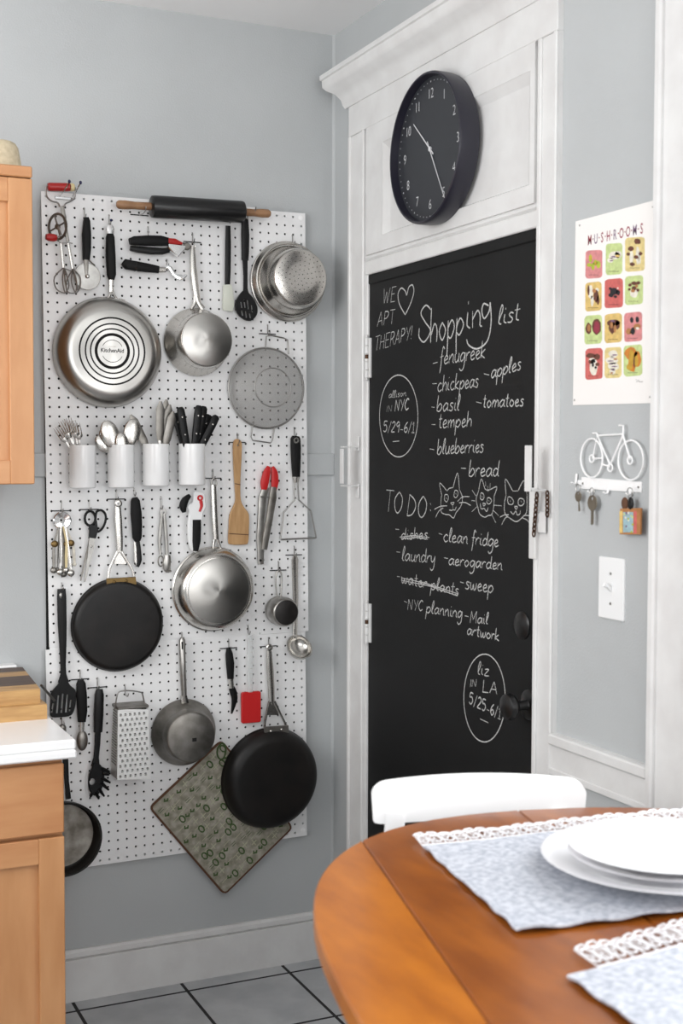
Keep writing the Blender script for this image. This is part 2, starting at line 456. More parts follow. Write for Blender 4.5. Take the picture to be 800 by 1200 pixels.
m.add([(B_[0],B_[2],.58),(B_[1],B_[2],.58),(B_[1],B_[3],.58),(B_[0],B_[3],.58),(B_[0]+q,B_[2]+q*.3,.08),(B_[1]-q,B_[2]+q*.3,.08),(B_[1]-q,B_[3]-q,.08),(B_[0]+q,B_[3]-q,.08)], [(0,1,5,4),(1,2,6,5),(2,3,7,6),(3,0,4,7)])
part('panel_bead', m, sharp=20)
part('transom_panel', MB(RWALL).box(B_[0], B_[1], B_[2], B_[3], .01, .1), smooth=False)
m = MB(RWALL); m.box(8.6, 42.6, 79.1, 80.6, -.3, .5, .1); m.box(8.6, 42.6, 80.6, 81.2, -.3, .62, .18); part('door_head', m)
# hinges
def hinge(px, y0, y1):
    s0 = rp(px, (y0+y1)/2, .4)[0]; z0, z1 = rp(px, y1, .4)[1], rp(px, y0, .4)[1]
    m = MB(RWALL); nk = 5; L = (z1-z0-.5)/nk
    for i in range(nk):
        m.cyl((s0, z0+.25+i*L+.02, .5), (s0, z0+.25+(i+1)*L-.02, .5), .2, 12)
    m.ell((s0, z0+.15, .5), (.16,.18,.16), 10, 6); m.ell((s0, z1-.12, .5), (.16,.2,.16), 10, 6)
    h = obj('hinge', m, 'trim', door)
    obj('hinge_leaf', MB(RWALL).box(s0+.1, s0+.42, z0+.3, z1-.3, .1, .36, .04), 'trim', h)
    obj('rust_wear', MB(RWALL).cyl((s0, z0+.3+L*2.3, .5), (s0, z0+.3+L*2.9, .5), .206, 12), 'rust', h)
hinge(430.5, 393, 446); hinge(430.5, 704, 756)
# black knob, its rosette and the bolt plate above
kc = rp(620, 826, .12); m = MB(RWALL); m.lathe(kc, [(0,0),(1.35,.0),(1.35,.08),(1.1,.22),(.5,.3),(.42,.45),(.36,1.2),(.5,1.4),(1.0,1.65),(1.2,2.0),(1.1,2.4),(.7,2.6),(0,2.65)], 28)
obj('knob', m, 'black_gloss', door)
kc = rp(612, 733, .12); m = MB(RWALL); m.lathe(kc, [(0,0),(1.25,0),(1.25,.1),(.95,.28),(.5,.3),(.3,.34),(0,.34)], 28, sx=1)
obj('lock_cover', m, 'black_gloss', door)
kc = rp(428, 994, .7); m = MB(RWALL); m.tube([(kc[0]+.2*cos(a), kc[1]+.2*sin(a), .95) for a in [i*pi/5 for i in range(10)]], .05, 6, True); m.cyl((kc[0], kc[1]-.2, .6), (kc[0], kc[1]-.2, 1.0), .08, 8)
part('screw_eye', m, 'wire')
# ------------------------------------------------------------------ bar brackets on the casing, chains
def pr(L, d): return [rp(x, y, d) for x, y in L]
t = empty('bar_bracket', RWALL(rp(418, 547, .72)), 'white painted steel bar bracket on the left door casing', 'bracket')
s1, zt, _ = rp(419, 522, .8); zb = rp(419, 571, .8)[1]
obj('mounting_tab', MB(RWALL).box(s1-.35, s1+.35, zt-.6, zt+1.0, .72, .84, .03), 'trim', t); obj('mounting_tab', MB(RWALL).box(s1-.35, s1+.35, zb-1.2, zb+.4, .72, .84, .03), 'trim', t)
d1 = 2.75; zz0, zz1 = rp(405, 567, d1)[1], rp(405, 526, d1)[1]
m = MB(RWALL); m.box(s1-.4, s1+.4, zz0, zz1, d1-.1, d1+.06, .03); m.box(s1-.38, s1+.38, zt-.25, zt-.1, .8, d1, .02); m.box(s1-.38, s1+.38, zb+.1, zb+.25, .8, d1, .02)
obj('bracket_loop', m, 'trim', t)
t = empty('bar_bracket', RWALL(rp(634, 600, .72)), 'white painted open J-shaped bar bracket on the right door casing', 'bracket')
d2 = 2.3; sa = rp(618.5, 550, d2)[0]; za, zb = rp(618, 576, d2)[1], rp(618, 522, d2)[1]
m = MB(RWALL); m.box(sa-.45, sa+.45, za, zb, d2-.1, d2+.08, .04); m.box(sa-.45, sa+.45, za, za+.18, .7, d2, .03); obj('bracket_arm', m, 'trim', t)
z0, z1 = rp(632, 656, .8)[1], rp(632, 572, .8)[1]; m = MB(RWALL); m.box(42.2, 43.2, z0, z1, .72, .9, .06); m.box(42.2, 44.6, rp(640,625,.8)[1], rp(640,600,.8)[1], .72, .85, .05); obj('mounting_plate', m, 'trim', t)
def chain(x0, y0, x1, y1, d, n, label):
    a, b = Vector(rp(x0, y0, d)), Vector(rp(x1, y1, d)); c = empty('door_chain', RWALL(a), label, 'chain', 'chains of the door bracket')
    for i in range(n):
        q = a.lerp(b, (i+.5)/n); L = (b-a).length/n*.68; m = MB(RWALL); k = 1 if i % 2 else .25
        m.tube([(q.x+.24*k*cos(u), q.y+L*sin(u), q.z+.2*(1.1-k)*cos(u)) for u in [v*pi/5 for v in range(10)]], .075, 6, True)
        obj('link', m, 'rust', c)
chain(629, 578, 625, 628, 1.05, 9, 'longer rusty chain hanging at the left of the open door bracket')
chain(641, 576, 641, 605, 1.05, 6, 'short rusty chain hanging at the right of the open door bracket')

# ------------------------------------------------------------------ chalk writing (single-stroke hand)
G = {  # glyph: (width, strokes)   x height = 1, ascender = 2
'a': (.95,[[(.8,.85),(.45,1),(.08,.5),(.33,.02),(.72,.45),(.82,.98),(.8,.3),(1,.05)]]),
'b': (.9,[[(.1,2),(.08,1),(.1,.1)],[(.1,.35),(.5,1),(.85,.55),(.5,0),(.12,.12)]]),
'c': (.85,[[(.75,.85),(.42,1),(.08,.5),(.4,0),(.85,.2)]]),
'd': (.95,[[(.78,.8),(.42,1),(.08,.5),(.33,.02),(.75,.45),(.82,1.95)],[(.82,1.2),(.8,.3),(.98,.05)]]),
'e': (.8,[[(.1,.42),(.65,.65),(.45,1),(.12,.6),(.32,.02),(.82,.22)]]),
'f': (.6,[[(.65,1.7),(.42,2),(.28,1.2),(.26,0),(.22,-.9)],[(.02,.9),(.6,1.0)]]),
'g': (.9,[[(.8,.85),(.42,1),(.08,.55),(.35,.05),(.74,.5),(.82,.98),(.8,-.5),(.45,-1),(.08,-.7)]]),
'h': (.85,[[(.12,2),(.1,1),(.1,0)],[(.1,.45),(.45,1),(.74,.7),(.76,0)]]),
'i': (.42,[[(.15,1),(.15,.25),(.42,.03)],[(.2,1.45),(.22,1.6)]]),
'k': (.8,[[(.12,2),(.1,1),(.1,0)],[(.68,1),(.14,.45),(.78,0)]]),
'l': (.45,[[(.06,.3),(.4,1.5),(.28,2),(.1,1.2),(.14,.2),(.42,.05)]]),
'm': (1.2,[[(.08,1),(.1,0)],[(.1,.5),(.38,1),(.55,.7),(.55,0)],[(.55,.5),(.85,1),(1.05,.7),(1.1,.05)]]),
'n': (.85,[[(.08,1),(.1,0)],[(.1,.5),(.48,1),(.7,.7),(.72,.15),(.9,.02)]]),
'o': (.85,[[(.42,1),(.08,.5),(.42,0),(.78,.5),(.42,1)]]),
'p': (.9,[[(.12,1),(.1,0),(.08,-1)],[(.1,.5),(.5,1),(.84,.55),(.45,.02),(.12,.2)]]),
'r': (.65,[[(.08,1),(.1,0)],[(.1,.5),(.35,.95),(.65,.92)]]),
's': (.7,[[(.65,.9),(.35,1),(.18,.75),(.58,.35),(.42,0),(.05,.1)]]),
't': (.6,[[(.3,1.8),(.28,.9),(.3,.2),(.55,.03)],[(.02,1.15),(.6,1.2)]]),
'u': (.85,[[(.1,1),(.12,.3),(.4,0),(.7,.4),(.74,1),(.74,.2),(.9,.02)]]),
'w': (1.1,[[(.05,1),(.2,.1),(.42,.15),(.55,.8),(.68,.1),(.95,.25),(1.02,1)]]),
'y': (.85,[[(.1,1),(.15,.35),(.42,.15),(.74,.9)],[(.76,1),(.7,-.6),(.35,-1),(.08,-.75)]]),
'z': (.85,[[(.1,.95),(.7,1),(.12,.05),(.8,.02)]]), ' ': (.5,[]),
'-': (.8,[[(.1,.5),(.7,.52)]]), ':': (.4,[[(.2,.35),(.22,.5)],[(.2,1.3),(.22,1.45)]]), '!': (.4,[[(.2,2),(.18,.6)],[(.18,.05),(.2,.2)]]),
'/': (.7,[[(.62,2.05),(.08,-.2)]]),
'S': (1,[[(.85,1.75),(.5,2),(.15,1.6),(.5,1.1),(.85,.55),(.45,0),(.08,.3),(.1,.8)]]),
'W': (1.3,[[(.05,2),(.3,.02)],[(.3,.02),(.6,1.5)],[(.6,1.5),(.85,.02)],[(.85,.02),(1.15,2)]]),
'E': (.9,[[(.1,2),(.1,0)],[(.1,2),(.8,2)],[(.1,1.05),(.65,1.05)],[(.1,0),(.8,.02)]]),
'A': (1,[[(.05,0),(.48,2)],[(.48,2),(.9,0)],[(.2,.7),(.75,.72)]]),
'P': (.9,[[(.12,2),(.1,0)],[(.12,1.95),(.6,1.9),(.75,1.4),(.5,1.0),(.12,.9)]]),
'T': (.9,[[(.45,2),(.45,0)],[(.02,2),(.88,2.02)]]), 'H': (1,[[(.1,2),(.1,0)],[(.85,2),(.85,0)],[(.1,1),(.85,1.02)]]),
'R': (.95,[[(.12,2),(.1,0)],[(.12,1.95),(.6,1.9),(.72,1.4),(.5,1.05),(.14,.95)],[(.4,1),(.85,0)]]),
'Y': (.9,[[(.05,2),(.45,1)],[(.85,2),(.4,0)]]), 'N': (1.05,[[(.1,0),(.12,2)],[(.12,2),(.85,.05)],[(.85,.05),(.9,2)]]),
'C': (.95,[[(.85,1.7),(.5,2),(.1,1),(.45,0),(.9,.3)]]), 'D': (1.0,[[(.12,2),(.1,0)],[(.12,2),(.7,1.6),(.85,.9),(.6,.2),(.1,0)]]),
'O': (1.0,[[(.5,2),(.1,1.3),(.15,.4),(.5,0),(.85,.5),(.88,1.4),(.5,2)]]), 'L': (.85,[[(.12,2),(.1,0)],[(.1,0),(.8,.02)]]),
'I': (.35,[[(.17,2),(.17,0)]]), 'M': (1.25,[[(.1,0),(.15,2)],[(.15,2),(.6,.6)],[(.6,.6),(1.05,2)],[(1.05,2),(1.12,0)]]),
'5': (.95,[[(.8,2),(.2,1.95),(.15,1.2),(.55,1.3),(.82,.7),(.5,0),(.1,.2)]]), '2': (.95,[[(.15,1.6),(.5,2),(.8,1.5),(.45,.7),(.1,.05),(.85,.05)]]),
'9': (.9,[[(.75,1.7),(.45,2),(.12,1.5),(.4,1.05),(.75,1.5),(.75,1.0),(.65,0)]]), '6': (.9,[[(.7,2),(.25,1.3),(.1,.5),(.45,0),(.78,.5),(.5,1),(.15,.6)]]),
'1': (.6,[[(.1,1.5),(.35,2)],[(.35,2),(.35,0)],[(.05,0),(.65,0)]]),
}
DZ = .14
def chalk_px(lines, wpx=.62, name='chalk_drawing', smooth=True, d=DZ):
    m = MB(RWALL)
    for L in lines:
        if smooth and len(L) > 2: L = [(p[0], p[1]) for p in catmull([(x, y, 0) for x, y in L], 5)]
        P = [rp(x, y, d+.002*(len(m.v) % 3)) for x, y in L]
        m.ribbon(P, wpx/12.0)
    return obj(name, m, 'chalk', door, smooth=False, fix=False)
def write(txt, x0, y0, x1, y1, h, wpx=.55, slant=.1):
    """txt between two baseline pixels, h = x height in pixels; verticals stay vertical on the door"""
    tot = sum(G[c][0]+.08 for c in txt)-.08; sc = (x1-x0)/tot; sl = (y1-y0)/(x1-x0); X = 0; out = []
    for c in txt:
        wd, st = G[c]
        for S_ in st:
            S_ = [(a+random.uniform(-.03,.03), b+random.uniform(-.03,.03)) for a, b in S_]
            if len(S_) > 2: S_ = [(p[0], p[1]) for p in catmull([(a, b, 0) for a, b in S_], 4)]
            out.append([(x0+(X+a)*sc+b*h*slant, y0+sl*((X+a)*sc)-b*h) for a, b in S_])
        X += wd+.08
    return out
def note(segs, wpx=.66, name='chalk_text'):
    m = MB(RWALL)
    for L in segs: m.ribbon([rp(x, y, DZ+.001*(k % 2)) for k, (x, y) in enumerate(L)], wpx/12.0)
    return obj(name, m, 'chalk', door, smooth=False, fix=False)
def z2(L): return [(420+x/3.478, 310+y/3.478) for x, y in L]
def z3(L): return [(420+x/3.3333, 550+y/3.3333) for x, y in L]
def sm(L): return [(p[0], p[1]) for p in catmull([(x, y, 0) for x, y in L], 5)]
note(write('WE', 448, 356, 463, 353, 8.8))
note([sm(z2([(190,205),(166,160),(161,120),(174,96),(190,108),(196,124),(205,92),(220,84),(225,112),(212,158),(190,205)]))], .8, 'chalk_drawing')
note(write('APT', 441.5, 382.5, 461.5, 379, 8.2)); note(write('THERAPY!', 438.5, 411.5, 482.5, 397.5, 8.3))
note(write('S', 489, 402, 506, 400, 21.5, .8, .04)+write('hopp', 503.5, 402.5, 543, 392, 21, .8, .02)+write('in', 545, 386, 564, 383, 20, .8, .03), .95)
note([sm(z2([(530,168),(510,160),(502,190),(512,220),(532,190),(536,155),(540,235),(525,310),(485,343),(450,330),(440,305)]))], .95)
note(write('list', 583, 381, 608, 375.5, 11.5), .75)
for T_, D_ in ((('fenugreek', 514.5,428,568,419.5,10.5), ((507,426),(512.5,424.5))), (('chickpeas',512,459,560,453.5,9.8), ((506.5,449.7),(511.5,449.5))),
        (('basil',511,482.5,538,481,9.5), ((505.5,477),(509,477.4))), (('tempeh',513,502,552,500,9.5), ((505.7,497.5),(510,497.5))),
        (('blueberries',511.5,532.5,566,530,9.3), ((503.4,526),(508.5,527))), (('apples',574.5,444,610,433,9.5), ((567,438),(573,439.5))),
        (('tomatoes',565,478,613,476,8.6), ((558,471),(564,472.5))), (('bread',548.5,558.5,584,558.5,10), ((540,548.6),(545.8,549))),
        (('clean fridge',519,634.5,583.5,641,8.3), ((514,625),(518,626.6))), (('laundry',470.4,657,509.5,660,8.4), ((464.4,646.6),(468.4,647.2))),
        (('aerogarden',525,662,588,668,7.6), ((520,653.5),(524.6,654.5))), (('sweep',544.5,690,577.5,695,8.5), ((539,682),(543.2,683.2))),
        (('artwork',546.6,743.5,584.4,751,7), None)):
    note(write(*T_)+([list(D_)] if D_ else []))
note(write('dishes',469,632.5,500.5,631.5,7)+[[(463,620),(467.4,620.5)],[(468,629.5),(485,627.6),(503,630)],[(470,631),(488,629.8),(501,632)]])
note(write('water plants',469.5,683,537,698,7.6)+[[(465,675.4),(468.4,676)],[(470,677),(500,684),(537,696)],[(470,680),(505,687),(536,698.5)]])
note(write('NYC',477,714.5,495,715.8,6)+write('planning',498.6,718,541,724.5,7.6)+[[(473.4,704.5),(476.6,706)]])
note(write('Mail',550,730,571.5,731.5,7)+[[(544.5,721.6),(548.6,722.6)]])
note(write('TO',450,599,471,602,12.5)+write('DO',476,604.5,499,607,12.5)+[[(504,589.5),(504.5,591.5)],[(504,597),(504.5,599)]], .75)
note([[(467+22.5*cos(a), 487.5+48*sin(a)) for a in [i*2*pi/40+1.2 for i in range(41)]]], .7, 'chalk_drawing')
note(write('allison',455,466.5,475.5,464,4.2), .4); note(write('IN',452,483,459,482,3.6), .4); note(write('NYC',462,482.2,478.5,480,6.6), .9)
note(write('5/29-6/1',448.5,506,485,507,6.2)+[[(460,517.5),(467.5,516.8)]], .7)
note([[(567.5+24.3*cos(a), 818+51.5*sin(a)) for a in [i*2*pi/40*.97+.35 for i in range(41)]]], .7, 'chalk_drawing')
note(write('liz',559,790,573,792.5,7.5), .6); note(write('IN',550,805,558,804.5,4.3), .7); note(write('LA',564.5,810.5,582.5,813.5,6.8), .9)
note(write('5/25-6/1',549,824,586,843,6.6)+[[(562.5,842.5),(572,847)]], .75)
def z6(L): return [(500+x/5.714, 550+y/5.714) for x, y in L]
cats = [
 [[(100,175),(86,92),(135,145)],[(135,145),(150,128),(175,122)],[(175,122),(205,25),(218,135)],[(218,135),(238,190),(228,245),(195,290),(178,326),(150,305),(120,300),(95,280),(95,200),(100,175)],[(118,190),(122,170),(140,172),(144,195),(132,218),(118,205),(118,190)],[(128,190),(134,195)],[(182,165),(188,142),(205,145),(208,168),(195,190),(182,180),(182,165)],[(192,160),(198,168)],[(158,225),(182,222),(172,238),(158,225)],[(172,238),(175,272)],[(150,272),(165,275),(175,270),(188,272),(197,250)],[(205,215),(240,185),(285,183)],[(215,225),(255,222),(293,242)],[(50,268),(90,248),(135,244)],[(58,323),(80,280),(110,258)]],
 [[(345,150),(364,65),(388,130)],[(388,130),(405,140),(425,135)],[(425,135),(468,118),(450,180)],[(345,150),(330,200),(345,270),(355,300),(385,320),(410,310),(435,300),(448,240),(450,180)],[(358,180),(362,158),(378,165),(382,190),(370,205),(358,195),(358,180)],[(366,180),(372,186)],[(402,210),(408,190),(425,195),(432,215),(418,232),(402,225),(402,210)],[(412,208),(418,214)],[(375,225),(392,232),(380,245),(375,225)],[(358,228),(362,262),(382,262)],[(382,258),(400,282),(410,255)],[(302,138),(328,178)],[(298,208),(325,212)],[(300,285),(335,250)],[(445,240),(500,244)],[(445,275),(480,310)],[(435,305),(462,358)],[(392,80),(394,115)],[(408,110),(410,150)],[(424,92),(422,130)]],
 [[(530,170),(526,65),(575,145)],[(575,145),(610,145)],[(610,145),(650,75),(668,160)],[(530,170),(518,240),(525,300),(560,330),(600,350),(640,320),(668,280),(670,160)],[(540,210),(545,185),(565,190),(580,215),(570,235),(548,232),(540,210)],[(555,208),(562,216)],[(610,215),(622,195),(645,200),(652,222),(635,243),(615,238),(610,215)],[(628,212),(636,220)],[(586,248),(606,250),(597,268),(586,248)],[(560,282),(578,300),(595,280),(605,305),(622,298),(625,275)],[(490,320),(520,305),(548,305)],[(500,372),(525,325),(545,318)],[(645,310),(680,310),(700,330)],[(640,325),(670,340),(695,368)]]]
for c in cats: note([sm(z6(L)) if len(L) > 2 else z6(L) for L in c], .5, 'chalk_drawing')
# faint smudge of rubbed-out chalk inside the left circle is left to the board's own mottling

# ------------------------------------------------------------------ wall clock
CC = (25.85, 89.05); CR = 7.2; cz0, cz1 = .3, 2.7
t = empty('wall_clock', RWALL((CC[0], CC[1]-CR, cz0)), 'round black wall clock with pale numerals above the chalkboard door', 'clock')
m = MB(RWALL); m.lathe((CC[0], CC[1], 0), [(0,cz0),(CR-.5,cz0),(CR-.12,cz0+.3),(CR,cz0+.9),(CR,cz1-.25),(CR-.06,cz1-.06),(CR-.2,cz1),(CR-.28,cz1-.05),(CR-.33,cz1-1.0)], 72)
obj('case', m, 'clock_case', t)
obj('dial', MB(RWALL).lathe((CC[0], CC[1], 0), [(0,cz1-.95),(CR-.32,cz1-.95),(CR-.32,cz1-.85),(0,cz1-.85)], 64), 'clock_face', t)
fc = cz1-.835
for k in range(1, 13):
    a = pi/2-k*pi/6; r = 5.3
    obj('numeral', text_mb(str(k), RWALL, (CC[0]+r*cos(a), CC[1]+r*sin(a)-.45, fc), .95, sx=.85, offs=-.012), 'clock_mark', t, smooth=False, fix=False)
m = MB(RWALL)
for k in range(60):
    a = k*pi/30; r = 6.45; big = k % 5 == 0; m.flat(circle(CC[0]+r*cos(a), CC[1]+r*sin(a), .09 if big else .06, 8), fc)
obj('minute_dots', m, 'clock_mark', t, smooth=False, fix=False)
def hand(a, L, wd, c, tail=.9):
    m = MB(RWALL); d = Vector((sin(a), cos(a), 0)); q = Vector((d.y, -d.x, 0)); o = Vector((CC[0], CC[1], c))
    A = [o-d*tail-q*wd, o-d*tail+q*wd, o+d*L+q*wd*.6, o+d*L-q*wd*.6]
    m.prism([(p.x, p.y) for p in A], c, c+.03); return m
obj('hour_hand', hand(radians(312.5), 4.6, .075, fc+.04), 'clock_mark', t, smooth=False)
obj('minute_hand', hand(radians(150), 6.0, .065, fc+.09), 'clock_mark', t, smooth=False)
obj('hand_hub', MB(RWALL).lathe((CC[0], CC[1], fc), [(0,.0),(.24,0),(.24,.12),(.15,.16),(0,.17)], 16), 'clock_mark', t)

# ------------------------------------------------------------------ mushroom poster
PT = [rp(674.2,259.5,.06), rp(771.2,233.4,.06), rp(766.9,472.3,.06), rp(671,474.9,.06)]
t = empty('poster', RWALL((52.7, 63.6, .05)), 'white paper poster with twelve painted mushrooms, nailed to the grey wall', 'poster')
obj('sheet', MB(RWALL).prism([(p[0], p[1]) for p in reversed(PT)], .03, .06), 'paper', t, smooth=False)
def z4(x, y): return rp(640+x/4.6125, 220+y/4.6125, .062)
cols = [['pink','lime','sand'],['ochre','coral','lime'],['lime','ochre','pink'],['coral','sand','lime']]
X0 = [[211,320,425],[210,315,425],[205,315,420],[210,315,418]]; X1 = [[303,410,532],[299,414,522],[300,408,518],[304,406,518]]
Y0 = [[338,300,268],[510,492,475],[690,680,673],[868,862,850]]; Y1 = [[490,470,452],[667,650,632],[845,838,832],[1036,1028,1018]]
def rrect(x0, y0, x1, y1, r=18):
    o = []
    for cx_, cy_, a0 in ((x1-r,y1-r,0),(x0+r,y1-r,90),(x0+r,y0+r,180),(x1-r,y0+r,270)):
        for k in range(4):
            a = radians(a0+k*30); o.append((cx_+r*cos(a), cy_+r*sin(a)))
    return o
def blob(cx_, cy_, rx, ry, n=12, j=.12): return [(cx_+rx*cos(2*pi*i/n)*(1+random.uniform(-j,j)), cy_+ry*sin(2*pi*i/n)*(1+random.uniform(-j,j))) for i in range(n)]
def pflat(name, L, col, c=.064, par=None):
    m = MB(RWALL)
    for P in L:
        Q = [z4(x, y) for x, y in P]; m.flat([(q[0], q[1]) for q in Q], c)
    return obj(name, m, 'print_'+col if 'print_'+col in MATS else col, par or t, smooth=False)
art = {(0,0):[('leaf',[(-20,-28,10,22),(-28,10,14,12),(8,-2,12,16),(26,8,12,22),(-6,18,10,22)]),('gold',[(-18,-30,4,14),(10,0,5,10)])],
 (0,1):[('ivory',[(4,-12,36,20),(-22,12,18,14),(26,-18,20,18)]),('purple',[(0,-6,16,4),(-14,14,12,3)]),('ochre',[(22,-10,14,6)])],
 (0,2):[('ivory',[(-18,20,9,36),(14,10,9,44),(24,28,6,24)]),('brown',[(12,-56,18,14),(-20,-22,15,12),(-34,4,10,8),(6,18,12,9),(28,2,10,9),(-14,52,13,9)])],
 (1,0):[('ivory',[(-18,-18,16,38),(-8,30,10,30),(22,-30,12,12)]),('brown',[(-30,-30,7,28),(16,4,16,34),(28,28,9,24)]),('tan',[(4,-26,12,12)])],
 (1,1):[('black',[(0,-6,22,20),(-16,16,14,12),(22,2,12,16),(8,24,10,8),(-20,-20,8,8)]),('ivory',[(22,-22,4,5)])],
 (1,2):[('ivory',[(0,22,22,26)]),('brown',[(0,-32,16,10),(-22,-22,10,9),(24,-34,12,10),(-26,2,8,8),(22,6,9,9),(0,-4,14,12)]),('tan',[(-6,10,12,9),(14,-16,9,9)])],
 (2,0):[('brown',[(20,-10,26,46),(-26,0,17,32)]),('maroon',[(20,-6,17,34)]),('tan',[(-24,-4,9,20)])],
 (2,1):[('brown',[(0,-22,38,20),(-6,4,22,32),(24,-12,14,26)]),('tan',[(-10,-10,8,20),(10,8,8,22)]),('purple',[(-4,-34,12,6)])],
 (2,2):[('tan',[(-24,30,16,18),(22,4,20,18),(-4,36,14,12)]),('black',[(-8,-32,10,16),(22,-34,10,18),(-2,28,12,20)]),('ivory',[(24,14,10,7)])],
 (3,0):[('ivory',[(-2,20,24,44),(-12,-10,18,16)]),('brown',[(-18,-36,28,14),(18,-30,18,16),(-24,-6,8,10),(20,8,12,10)]),('black',[(-6,12,7,10),(10,24,7,7),(2,-6,8,5)])],
 (3,1):[('ivory',[(0,-40,30,18),(-8,-6,36,20),(4,26,34,20),(-4,52,18,16)]),('purple',[(10,-34,16,3),(-14,-2,18,3),(8,26,18,3),(-14,14,14,2),(0,44,12,3)]),('tan',[(14,-12,12,5),(-8,60,8,5)])],
 (3,2):[('orange',[(-12,-30,34,32),(-4,20,20,48),(22,0,22,42)]),('gold',[(-8,-10,14,40),(18,6,10,30),(-20,40,16,16)]),('brown',[(6,14,4,28)])]}
for r in range(4):
    for c in range(3):
        x0, x1, y0, y1 = X0[r][c], X1[r][c], Y0[r][c], Y1[r][c]
        sq = [(x, y+(x-(x0+x1)/2)*-.08) for x, y in rrect(x0, y0, x1, y1)]
        sq = [(x+random.uniform(-1.2,1.2), y+random.uniform(-1.2,1.2)) for x, y in sq]
        pic = pflat('printed_card', [sq], cols[r][c], .062)
        cxx, cyy = (x0+x1)/2, (y0+y1)/2-6; kx = (x1-x0)/100; ky = (y1-y0)/160
        for q, (col, bl) in enumerate(art[(r, c)]):
            pflat('painted_mushroom', [blob(cxx+a*kx, cyy+b*ky, rx*kx, ry*ky) for a, b, rx, ry in bl], col, .064+.002*q, pic)
        m = MB(RWALL); n = random.randint(5, 9); yy = y1-18
        for k in range(n):
            xx = cxx-28+k*56/n; h = random.choice((4, 6, 7)); m.ribbon([z4(xx, yy+h/2)[:2]+(.07,), z4(xx+2, yy-h/2)[:2]+(.07,)], .02); m.ribbon([z4(xx, yy)[:2]+(.07,), z4(xx+5, yy-.5)[:2]+(.07,)], .025)
        obj('caption', m, 'ink', pic, smooth=False, fix=False)
word = 'MUSHROOMS'; a0, a1 = Vector(z4(220, 312)), Vector(z4(536, 243))
hh = .82
for k, ch in enumerate(word):
    p = a0.lerp(a1, (k+.42)/len(word)); p.z = .066
    obj('title_letter', text_mb(ch, RWALL, p, hh*.95, sx=.62, offs=.012), 'print_maroon' if k % 3 != 1 else 'print_purple', t, smooth=False, fix=False)
    if k < 8:
        q = a0.lerp(a1, (k+.95)/len(word)); obj('title_dot', MB(RWALL).flat(circle(q.x, q.y+hh*.5, .07, 8), .066), 'print_maroon', t, smooth=False, fix=False)
m = MB(RWALL); m.ribbon([z4(486,1034)[:2]+(.07,), z4(490,1052)[:2]+(.07,), z4(497,1038)[:2]+(.07,), z4(503,1050)[:2]+(.07,), z4(522,1048)[:2]+(.07,)], .02); obj('signature', m, 'ink', t, smooth=False, fix=False)
for x, y in ((180,204),(576,103),(152,1148),(560,1131)):
    q = z4(x, y); obj('nail', MB(RWALL).lathe((q[0], q[1], .06), [(0,.0),(.09,0),(.09,.03),(.04,.06),(0,.06)], 10), 'wire', t)

# ------------------------------------------------------------------ bicycle key rack, keys
t = empty('key_rack', RWALL(rp(716, 570, .1)), 'white wire bicycle key rack on the grey wall under the poster', 'key rack')
def z5(x, y, d=.35): return rp(665+x/8, 490+y/8, d)
def wire(L, r=.075, close=False, smooth=False, d=.35, par=t, m_='paint_white', nm='frame_tube'):
    P = [z5(x, y, d) for x, y in L]
    if smooth: P = catmull(P, 5, close)
    return obj(nm, MB(RWALL).tube(P, r, 7, close), m_, par)
wire([(225+102*cos(a), 374+182*sin(a)) for a in [i*2*pi/32 for i in range(32)]], .075, True, nm='wheel')
wire([(592+118*cos(a), 394+186*sin(a)) for a in [i*2*pi/32 for i in range(32)]], .075, True, nm='wheel')
wire([(278,163),(520,150)]); wire([(235,372),(278,163),(398,440)], smooth=False); wire([(398,440),(518,160)]); wire([(585,385),(520,165),(522,70),(480,68)]); wire([(282,160),(268,140),(235,142)])
wire([(238,378),(325,376)]); wire([(322,432),(395,455)])
for x, y in ((225,380),(583,395),(398,465)): obj('hub', MB(RWALL).tube([tuple(Vector(z5(x, y))+Vector((.3*cos(a), .3*sin(a), 0))) for a in [i*2*pi/14 for i in range(14)]], .07, 6, True), 'paint_white', t)
q = [z5(130,552,.1), z5(695,598,.1), z5(690,697,.1), z5(128,662,.1)]
obj('rail', MB(RWALL).prism([(p[0], p[1]) for p in reversed(q)], .0, .12, bev=.03), 'paint_white', t)
for x, y in ((142,612),(663,648)): qq = z5(x, y, .12); obj('screw', MB(RWALL).lathe(qq, [(0,0),(.1,0),(.1,.03),(0,.05)], 10), 'wire', t)
for x, y in ((75,560),(225,640),(375,650),(585,660)):
    a = z5(x, y, .2)
    obj('hook', MB(RWALL).sweep(catmull([(a[0], a[1]+.35, .12), (a[0], a[1]-.35, .2), (a[0], a[1]-.5, .4), (a[0], a[1]-.36, .6)], 4), .13, .04), 'paint_white', t)
